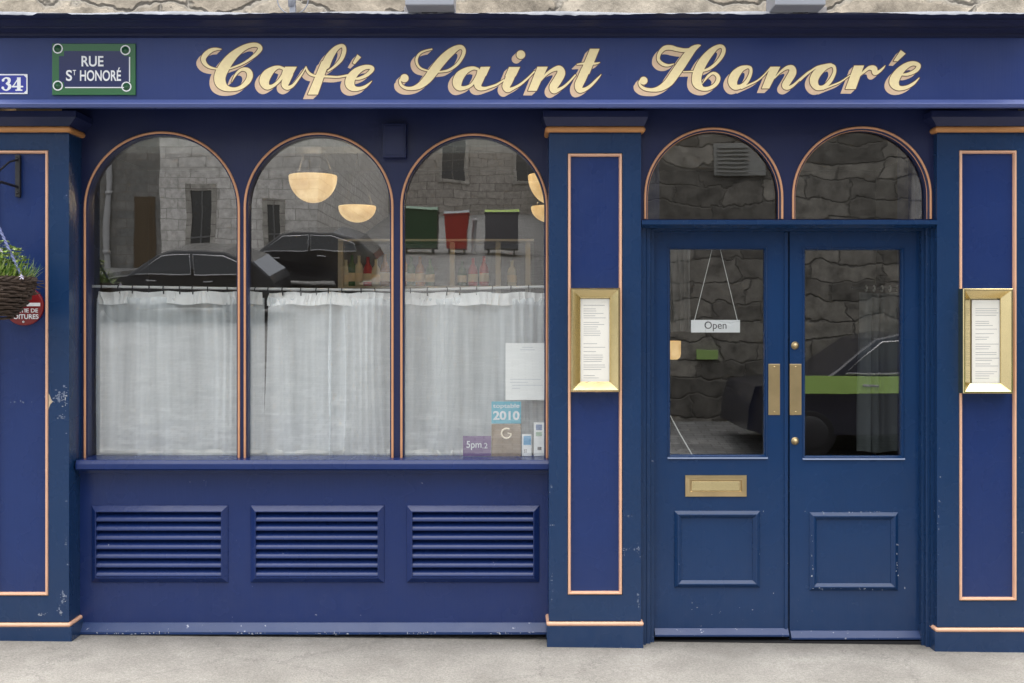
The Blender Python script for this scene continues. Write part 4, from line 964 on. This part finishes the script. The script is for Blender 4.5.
# notices and stickers on the inside of the right arched window
DS = DH + .0475
def sticker(name, x0, x1, y0, y1, m, label, cat='sticker', group=None):
    t = thing(name, label, cat, (X((x0 + x1) / 2, DS), DS, Z(y1, DS)), group); b = MB(); b.pbox(x0, x1, y0, y1, DS, DS + .0015); b.build('sheet', m, t); return t
t = sticker('paper_notice', 505.5, 546, 343, 400, PAPER, 'white printed paper notice taped inside the right arched window', 'notice')
b = MB(); rr = random.Random(1)
for y, w0, w1 in ((347, 522, 533), (349.5, 520, 535), (379, 510, 541), (382, 510, 528), (385, 512, 543), (388, 512, 520)): b.pbox(w0, w1, y, y + .6, DS - .0006, DS + .0005)
b.build('printed_lines', mat('faint_print', (.6, .62, .66), .8), t)
t = sticker('purple_sticker', 463, 491, 436, 456, mat('purple_print', (.16, .08, .22), .5), 'purple sticker reading 5pm.2 at the bottom of the right arched window')
text('lettering', '5pm', 466.5, 481.5, 441, 450, DS - .0008, WHITE, t, .01); text('lettering', '.2', 482.5, 487.5, 443, 448.4, DS - .0008, WHITE, t)
t = sticker('dated_sticker', 491.5, 521, 401.5, 423.5, mat('cyan_print', (.10, .42, .54), .5), 'cyan sticker reading 2010 below the white paper notice')
text('lettering', 'toptable', 493, 519.5, 403.6, 409, DS - .0008, WHITE, t, .008); text('lettering', '2010', 493, 519.5, 411, 420, DS - .0008, WHITE, t, .03)
t = sticker('brown_sticker', 491.5, 521, 424, 457, mat('brown_card', (.30, .22, .15), .6, var=.35, vscale=40), 'brown card sticker with a pale ring emblem below the cyan sticker')
b = MB(); c0 = (506.5, 433.5); pts = [(c0[0] + 4.9 * math.cos(a), c0[1] + 4.9 * math.sin(a)) for a in [R(10 + i * 8) for i in range(38)]]
b.tube([(X(x, DS), DS - .0005, Z(y, DS)) for x, y in pts] , .0046, 6); b.tube([(X(x, DS), DS - .0005, Z(y, DS)) for x, y in ((511.5, 434), (507.5, 433))], .003, 6)
b.build('ring_emblem', mat('cream_print', (.75, .68, .55), .6), t)
t = sticker('card_sticker', 522, 531.5, 434, 456, PAPER, 'shorter white and blue card sticker right of the brown sticker', 'sticker', 'small card stickers')
b = MB(); b.pbox(523.5, 531, 436, 445, DS - .0006, DS + .0005); b.build('blue_panel', mat('sky_blue_print', (.12, .38, .62), .5), t)
b = MB(); [b.pbox(524 + i * 1.6, 525 + i * 1.6, y, y + 1, DS - .0006, DS + .0005) for i in range(2) for y in (449.5, 451.5)]; b.build('printed_lines', INKD, t)
t = sticker('card_sticker', 533.8, 544, 422.5, 456, PAPER, 'taller white card sticker with stacked colour marks in the window corner', 'sticker', 'small card stickers')
b = MB(); b.pbox(536, 542, 424.5, 430, DS - .0006, DS + .0005); b.build('blue_panel', mat('slate_blue_print', (.16, .24, .42), .5), t)
b = MB(); b.pbox(536, 542, 432, 436, DS - .0006, DS + .0005); b.build('green_panel', mat('pale_green_print', (.42, .55, .42), .5), t)
b = MB(); b.pbox(537.5, 541.5, 447, 450, DS - .0006, DS + .0005); b.build('dark_mark', INKD, t)

# open sign on its string behind the left door pane
DO = DD + .05
t = thing('open_sign', 'white hanging sign reading Open behind the left door pane', 'open sign', (X(715, DO), DO, Z(332, DO)))
b = MB(); b.pbox(691, 740, 320, 332.5, DO, DO + .006, bev=.001); b.build('board', WHITE, t)
text('lettering', 'Open', 704.5, 726.5, 321.5, 331.2, DO - .0006, INKD, t, .004)
b = MB()
for a_, c_ in ((713, 694.5), (719.5, 737.5)): b.tube([(X(a_, DO), DO + .003, Z(246, DO)), (X(c_, DO), DO + .003, Z(320.5, DO))], .0016, 6)
b.build('string', mat('white_string', (.7, .7, .68), .8), t)

# inside: pendant lamps
def bowl_lamp(x0, x1, y0, y1, d, label, tilt=0):
    c = (X((x0 + x1) / 2, d), d, Z(y0, d)); r = U((x1 - x0) / 2, d); h = U(y1 - y0, d)
    t = thing('pendant_lamp', label, 'lamp', c, 'lit bowl lamps inside the cafe')
    b = MB(); b.lathe([(r * math.cos(a), -h * math.sin(a)) for a in [R(90) * i / 12 for i in range(13)]] , c, 32)
    b.lathe([(r, 0), (r * .98, .006), (r * .94, .004), (0, -.02)], c, 32); b.build('bowl', ALAB, t)
    li = bpy.data.lights.new('lamp_bulb', 'POINT'); li.energy = 14; li.color = (1, .74, .42); li.shadow_soft_size = .04
    lo_ = bpy.data.objects.new('lamp_bulb', li); COL.objects.link(lo_); lo_.location = (c[0], c[1], c[2] - .01); adopt(lo_, t)
    b = MB(); 
    for k in range(3):
        a = k * 2.094 + .5; b.tube([(c[0] + r * .9 * math.cos(a), c[1] + r * .9 * math.sin(a), c[2]), (c[0], c[1], c[2] + .35)], .0006, 5)
    b.tube([(c[0], c[1], c[2] + .35), (c[0], c[1], 3.3)], .003, 6); b.build('stem', BLACK, t)
ALAB = bpy.data.materials.new('lit_alabaster'); ALAB.use_nodes = True
n = ALAB.node_tree.nodes; l = ALAB.node_tree.links; p = n['Principled BSDF']; p.inputs['Base Color'].default_value = (.7, .55, .35, 1); p.inputs['Roughness'].default_value = .4
tc = n.new('ShaderNodeTexCoord'); no = n.new('ShaderNodeTexNoise'); no.inputs['Scale'].default_value = 12; no.inputs['Detail'].default_value = 5; l.new(tc.outputs['Object'], no.inputs['Vector'])
cr = n.new('ShaderNodeValToRGB'); cr.color_ramp.elements[0].position = .35; cr.color_ramp.elements[0].color = (.62, .36, .12, 1); cr.color_ramp.elements[1].position = .65; cr.color_ramp.elements[1].color = (.9, .62, .28, 1)
l.new(no.outputs['Fac'], cr.inputs[0]); l.new(cr.outputs[0], p.inputs['Emission Color']); p.inputs['Emission Strength'].default_value = .38
bowl_lamp(289, 337, 176.5, 203, 1.4, 'larger lit alabaster bowl lamp high in the middle arched window')
bowl_lamp(338.5, 376, 207, 222.5, 2.6, 'smaller lit bowl lamp lower right in the middle arched window')
bowl_lamp(528, 578, 176, 205, 1.5, 'lit bowl lamp cut by the right edge of the right arched window, upper one')
bowl_lamp(531, 572, 207.5, 223, 2.7, 'lit bowl lamp cut by the right edge of the right arched window, lower one')
# small wall lamp seen at the left door pane
dq = .9
t = thing('wall_lamp', 'small lit wall lamp at the left edge of the left door pane', 'lamp', (X(672, dq), dq, Z(360, dq)))
b = MB(); c = (X(673, dq), dq, Z(359, dq)); b.lathe([(0, -.004), (.028, -.002), (.042, .01), (.046, .03), (.046, .105), (.04, .105)], c, 20); b.build('shade', ALAB, t)
b = MB(); b.box(c[0] - .16, c[0] - .046, dq - .012, dq + .012, c[2] + .03, c[2] + .05); b.build('arm', BRASS2, t)

# bar gantry with bottles and glasses
dg_ = 3.2
ga = thing('bar_gantry', 'pale wooden bar gantry with shelves behind the middle and right windows', 'bar shelf', (X(440, dg_), dg_, -.1))
WOODP = mat('pale_painted_wood', (.52, .53, .5), .5); 
b = MB()
for py in (239, 286): b.pbox(338, 534, py, py + 2.2, dg_, dg_ + .3)
b.build('shelf', WOODP, ga)
for px in (340, 452, 498, 528):
    b = MB(); b.box(X(px - 2.5, dg_), X(px + 2.5, dg_), dg_ + .02, dg_ + .1, -.1, Z(241.5, dg_)); b.build('post', WOODP, ga)
b = MB(); b.pbox(338, 534, 300, 420, dg_ - .3, dg_ + .2); b.build('counter', mat('dark_bar_wood', (.03, .02, .015), .4), ga)
b = MB(); b.pbox(338, 534, 240, 300, dg_ + .32, dg_ + .34); b.build('back_panel', mat('dim_bar_mirror', (.20, .20, .19), .25, .4, var=.4, vscale=3), ga)
BOT = [('green', mat('green_bottle_glass', (.04, .14, .05), .15)), ('amber', mat('amber_bottle_glass', (.28, .14, .03), .15)), ('clear', mat('clear_bottle_glass', (.6, .64, .6), .1)), ('red', mat('red_label_bottle', (.45, .03, .04), .3))]
LABM = mat('bottle_label', (.7, .66, .55), .6); rr = random.Random(21); zsh = Z(286, dg_) + .001
seq = [(346, 2, 'first clear bottle from the left on the bar shelf'), (352, 0, 'green bottle between two clear bottles on the bar shelf'), (359, 2, 'clear bottle left of the red bottle on the bar shelf'), (368, 3, 'red bottle on the bar shelf, seen low in the middle window'),
       (376, 2, 'clear bottle right of the red bottle on the bar shelf'), (385, 1, 'amber bottle at the right edge of the middle window'), (404, 1, 'amber bottle at the left edge of the right arched window'), (411, 0, 'green bottle near the left edge of the right arched window'),
       (420, 1, 'amber bottle between two green bottles on the bar shelf'), (430, 0, 'green bottle beside the tall pale gantry post'), (462, 0, 'green bottle just right of the tall pale gantry post'), (473, 3, 'red bottle in the middle of the right arched window'), (484, 3, 'second red bottle, beside the middle gantry post'), (512, 2, 'clear bottle between the two right gantry posts')]
for px, k, lab in seq:
    h = rr.uniform(.20, .27); c = (X(px, dg_ + .1), dg_ + .1, zsh)
    t = thing('bottle', lab, 'bottle', c, 'bottles on the bar shelf'); b = MB()
    b.lathe([(0, 0), (.036, .002), (.038, .02), (.038, h * .55), (.03, h * .68), (.014, h * .78), (.013, h), (0, h)], c, 14); b.build('body', BOT[k][1], t)
    b = MB(); b.lathe([(.0385, h * .15), (.0392, h * .16), (.0392, h * .42), (.0385, h * .43)], c, 14); b.build('label', LABM, t)
# curtain, cord and lit strip inside the doorway
dq = .75
t = thing('door_curtain', 'grey curtain hung on rings behind the right door pane', 'curtain', (X(884, dq), dq, -.1))
b = MB(); vs, fs = curtain_grid(858, 912, 293, 452, dq, .02, 11, 77); b.add(vs, fs, smooth=True); b.build('drop', cloth('grey_curtain_cloth', .95, (.20, .22, .22)), t)
b = MB(); b.tube([(X(852, dq), dq, Z(288, dq)), (X(930, dq), dq, Z(288, dq))], .008, 8); b.build('pole', BLACK, t)
for px in (866, 874, 882, 890, 898):
    b = MB(); b.tube([(X(px, dq) + .003 * 0, dq + .016 * math.sin(a), Z(288.6, dq) + .016 * math.cos(a)) for a in [2 * math.pi * i / 14 for i in range(14)]], .004, 6, closed=True); b.build('ring', mat('pale_ring', (.5, .5, .46), .4), t)
t = thing('side_curtain', 'pale narrow curtain drawn aside at the left of the left door pane', 'curtain', (X(681, .8), .8, -.1))
b = MB(); b.add(*curtain_grid(664, 690, 246, 332, .8, .02, 16, 31), smooth=True); b.build('drop', cloth('pale_curtain_cloth', .85, (.34, .33, .32)), t)
b = MB(); b.tube([(X(660, .8), .8, Z(245, .8)), (X(700, .8), .8, Z(245, .8))], .007, 8); b.build('pole', BLACK, t)
b = MB(); dq = DD + .06; b.tube([(X(666.5, dq), dq, Z(409, dq)), (X(680, dq), dq, Z(434, dq)), (X(694, dq), dq, Z(458, dq))], .003, 6)
tag(b.build('slanting_cord', mat('pale_cord', (.6, .6, .58), .7)), 'pale slanting cord in the lower left corner of the left door pane', 'cord')

# ------------------------------------------------------------------ the lane behind the camera (seen in the glass)
SASH = mat('grey_sash_paint', (.13, .13, .13), .5)
GLD = mat('dark_window_pane', (.02, .022, .025), .1, spec=.8)
def house(name, label, x0, x1, yf, yb, z1, m, wins=(), doorr=None, roofm=None):
    t = thing(name, label, 'house', ((x0 + x1) / 2, -yf, gz((x0 + x1) / 2, yf)))
    b = MB(); b.box(x0, x1, -yb, -yf, -.6, z1); b.build('wall', m, t)
    b = MB(); b.box(x0 - .1, x1 + .0, -yb, -yf + .12, z1, z1 + .18); b.build('eaves', GREYSTONE, t)
    for (a, c, za, zb_) in wins:
        b = MB()
        for q in ((a - .14, a, za, zb_), (c, c + .14, za, zb_), (a - .14, c + .14, zb_, zb_ + .18), (a - .18, c + .18, za - .14, za)): b.box(q[0], q[1], -yf - .01, -yf + .05, q[2], q[3])
        wn = b.build('window', ASHLAR, t)
        b = MB(); b.box(a, c, -yf - .01, -yf + .012, za, zb_); b.build('pane', GLD, wn)
        b = MB(); b.box((a + c) / 2 - .02, (a + c) / 2 + .02, -yf + .012, -yf + .03, za, zb_); b.box(a, c, -yf + .013, -yf + .031, (za + zb_) / 2 - .025, (za + zb_) / 2 + .025); b.build('sash_bars', SASH, wn)
    if doorr:
        a, c, za, zb_, dm = doorr
        b = MB(); b.box(a, c, -yf - .01, -yf + .03, za, zb_, bev=.005); b.box(a + .1, c - .1, -yf + .02, -yf + .045, za + .15, (za + zb_) / 2 - .1, bev=.01); b.box(a + .1, c - .1, -yf + .02, -yf + .045, (za + zb_) / 2 + .05, zb_ - .15, bev=.01); b.build('door', dm, t)
    return t
def rx(px, Yf): return (px - VX) / FPX * (DIST + .4 + Yf)
def rz(py, Yf): return EYE - (py - VY) / FPX * (DIST + .4 + Yf)
YA = 26.0
h1 = house('grey_house', 'dark grey stone house with brown door up the lane, seen in the left window reflection', -22, rx(160, YA), YA, 38, 8.6, GREYSTONE, [(-14.6, -13.4, 4.2, 6.4), (-18.4, -17.2, 4.2, 6.4)], (rx(135, YA), rx(155, YA), rz(330, YA), rz(198, YA), mat('brown_door_paint', (.09, .06, .03), .5)))
b = MB(); b.tube([(rx(108, YA), -YA + .12, 2.6), (rx(108, YA), -YA + .12, 8.5)], .09, 10)
for z in (3.5, 5.2, 7.0): b.lathe([(.09, 0), (.12, .01), (.12, .1), (.09, .11)], (rx(108, YA), -YA + .12, z), 12)
b.build('drainpipe', mat('pale_pipe', (.42, .42, .42), .5), h1)
house('pale_house', 'pale ashlar corner house with a dark window, seen in the left and middle window reflections', rx(160, YA) + .003, rx(318, YA), YA - .02, 44, 9.2, PALEST, [(rx(192, YA), rx(211, YA), rz(285, YA), rz(190, YA)), (rx(268, YA), rx(280, YA), rz(262, YA), rz(205, YA))])
house('rubble_house', 'dark rubble stone building across the lane, seen in the fanlights and door panes', 1.35, 16, 9.4, 24, 5.8, RUBBLE, [(5.6, 6.6, 2.2, 3.8)])
b = MB(); YV = 9.4; x0, x1, z0, z1 = rx(710, YV), rx(762, YV), rz(178, YV), rz(146, YV)
b.box(x0, x1, -YV, -YV + .05, z0, z1, bev=.01)
for i in range(7): zz = z0 + .06 + (z1 - z0 - .12) * i / 6; b.box(x0 + .05, x1 - .25, -YV + .05, -YV + .08, zz - .012, zz + .012)
tag(b.build('vent_grille', mat('pale_grille', (.33, .33, .31), .5)), 'pale slatted vent grille on the rubble building, reflected in the left fanlight', 'vent')
YE = 46; ge = gz(0, YE)
house('end_house', 'brown sandstone house closing the top of the lane, seen in the right window reflection', -14, 14, YE, 56, ge + 6.2, BROWNST, [(-3.3, -2.2, ge + 1.6, ge + 3.4), (.2, 1.3, ge + 1.6, ge + 3.4), (-3.3, -2.2, ge + 4.0, ge + 5.6), (.2, 1.3, ge + 4.0, ge + 5.6)])
b = MB(); b.box(1.4, 5, -45.5, -24.1, -.5, gz(0, 36) + 4.2); tag(b.build('lane_wall', RUBBLE), 'dark rubble wall along the right side of the uphill lane', 'wall')
# bins and bollard up the lane
YB = 30.0
def eurobin(px0, px1, h, m, ml, label):
    x0, x1 = rx(px0, YB), rx(px1, YB); xc = (x0 + x1) / 2; z = gz(xc, YB) - .11
    t = thing('wheelie_bin', label, 'bin', (xc, -YB, z), 'wheelie bins up the lane')
    b = MB(); w0 = (x1 - x0) / 2
    vs = [(xc + sx * w0 * k, -YB + sy * .42 * k, zz) for k, zz in ((.93, z + .16), (1, z + h)) for sx, sy in ((-1, -1), (1, -1), (1, 1), (-1, 1))]
    b.add(vs, [(0, 3, 2, 1), (4, 5, 6, 7)] + [(i, (i + 1) % 4, 4 + (i + 1) % 4, 4 + i) for i in range(4)]); b.box(x0 - .03, x1 + .03, -YB - .45, -YB + .45, z + h - .05, z + h, bev=.01); b.build('body', m, t)
    b = MB(); n = 10; pr = [(-YB - .46 + .92 * i / n, z + h + .002 + .13 * math.sin(math.pi * i / n)) for i in range(n + 1)]; b.prismx(pr, x0 - .02, x1 + .02); b.build('lid', ml, t)
    for sx in (-1, 1):
        for sy in (-1, 1):
            b = MB(); vs = []; b.tube([(xc + sx * w0 * .7 - .025, -YB + sy * .3, z + .08), (xc + sx * w0 * .7 + .025, -YB + sy * .3, z + .08)], .08, 14); b.build('wheel', BLACK, t)
eurobin(399, 438, 1.4, mat('green_bin_plastic', (.025, .075, .03), .45), mat('green_bin_lid', (.12, .22, .14), .4), 'big green wheelie bin up the lane, reflected in the right window')
eurobin(445, 469, 1.3, mat('red_bin_plastic', (.38, .03, .02), .45), mat('grey_bin_lid', (.22, .24, .25), .4), 'red wheelie bin up the lane, reflected in the right window')
eurobin(485, 519, 1.3, mat('grey_bin_metal', (.11, .11, .125), .4), mat('lime_bin_lid', (.32, .48, .05), .4), 'grey wheelie bin with lime green lid up the lane')
b = MB(); xb = rx(475, YB); zb_ = gz(xb, YB) - .11; b.lathe([(.09, 0), (.09, .06), (.065, .08), (.065, 1.0), (.08, 1.02), (.08, 1.06), (.05, 1.12), (0, 1.14)], (xb, -YB, zb_), 16)
tag(b.build('bollard', mat('pale_bollard_paint', (.5, .5, .5), .5)), 'pale round bollard between the red and grey bins up the lane', 'bollard')
# dark car with a lime band parked opposite the doors
RIM = mat('dark_steel_rim', (.035, .035, .04), .5)
CARP = mat('dark_blue_car_paint', (.012, .014, .03), .2, coat=.6)
TRIM = mat('bright_car_trim', (.55, .55, .56), .25, .6)
LIMEF = mat('lime_band_film', (.5, .74, .2), .5)
def parked_car(x0, Yf, paintm, band, label):
    cy = -Yf; x1 = x0 + 3.95; zc = gz(x0 + 2, Yf) - .11
    car = thing('parked_car', label, 'car', ((x0 + x1) / 2, cy, zc), 'cars parked in the lane opposite')
    out = [(0, .35), (.02, .62), (.10, .86), (.95, .98), (1.55, 1.42), (1.9, 1.5), (2.9, 1.49), (3.5, 1.28), (3.85, .98), (3.94, .8), (3.95, .4), (3.75, .28), (.2, .28)]
    b = MB(); n = len(out); vs = []
    for yy, k in ((-.82, .97), (-.80, 1), (.80, 1), (.82, .97)):
        for (u, v) in out: vs.append((x0 + 1.97 + (u - 1.97) * k, cy + yy * (1 - max(0, v - .95) * .32), zc + .85 + (v - .85) * k))
    b.add(vs, [(j * n + i, j * n + (i + 1) % n, (j + 1) * n + (i + 1) % n, (j + 1) * n + i) for j in range(3) for i in range(n)] + [list(range(n))[::-1], [3 * n + i for i in range(n)]])
    b.build('body', paintm, car)
    for s_ in (1, -1):
        b = MB()
        for poly in ([(1.15, 1.02), (1.62, 1.38), (2.25, 1.42), (2.25, 1.02)], [(2.32, 1.02), (2.32, 1.42), (2.88, 1.41), (3.4, 1.2), (3.45, 1.02)]):
            vs = [(x0 + u, cy + s_ * (.815 * (1 - max(0, v - .95) * .32) + o_), zc + v) for o_ in (-.01, .002) for u, v in poly]
            b.add(vs, [(0, 1, 2, 3) if len(poly) == 4 else (0, 1, 2, 3, 4)] + [tuple(range(len(poly), 2 * len(poly)))] + [(i, (i + 1) % len(poly), len(poly) + (i + 1) % len(poly), len(poly) + i) for i in range(len(poly))])
        b.build('side_window', GLD, car)
        b = MB()
        for poly in ([(1.15, 1.02), (1.62, 1.38), (2.25, 1.42), (2.25, 1.02)], [(2.32, 1.02), (2.32, 1.42), (2.88, 1.41), (3.4, 1.2), (3.45, 1.02)]):
            b.tube([(x0 + u, cy + s_ * (.822 * (1 - max(0, v - .95) * .32)), zc + v) for u, v in poly], .014, 6, closed=True)
        b.build('window_trim', TRIM, car)
        for u in (1.35, 2.5):
            b = MB(); b.box(x0 + u, x0 + u + .2, cy + s_ * .81, cy + s_ * .85, zc + .86, zc + .89, bev=.008); b.build('door_handle', TRIM, car)
        if band:
            b = MB(); b.box(x0 + .6, x1 - .06, cy + s_ * .80, cy + s_ * .832, zc + .78, zc + .99); b.build('lime_band', LIMEF, car)
        for u in (.75, 3.2):
            b = MB(); b.lathe([(0, .09), (.24, .09), (.31, .06), (.32, -.1), (0, -.1)] if s_ > 0 else [(0, -.09), (.24, -.09), (.31, -.06), (.32, .1), (0, .1)], (x0 + u, cy + s_ * .74, zc + .32), 24, axis='y'); wh = b.build('wheel', BLACK, car)
            b = MB(); b.lathe([(.2, 0), (.19, s_ * .012), (.05, s_ * .004), (0, s_ * .012)], (x0 + u, cy + s_ * .832, zc + .32), 20, axis='y'); b.build('rim', RIM, wh)
    if Yf > 8: car.rotation_euler.x = -math.atan((gz(0, Yf + 1) - gz(0, Yf - 1)) / 2)
parked_car(2.75, 7.9, CARP, True, 'dark blue car with a lime green side band, reflected in the door panes')
BLK = mat('black_car_paint', (.02, .021, .025), .16, coat=.8)
parked_car(rx(98, 17.5), 17.5, BLK, False, 'black car parked lower on the slope, reflected across the left and middle windows')
parked_car(rx(226, 22.0), 22.0, BLK, False, 'black car parked higher on the slope, reflected under the larger lamp')
b = MB(); YR = 9.34; b.box(rx(696, YR), rx(716, YR), -YR - .05, -YR, rz(358.5, YR), rz(349, YR), bev=.004)
tag(b.build('lime_sign', mat('lime_sign_film', (.42, .62, .2), .5)), 'small lime green sign on the rubble building, reflected in the left door pane', 'sign')
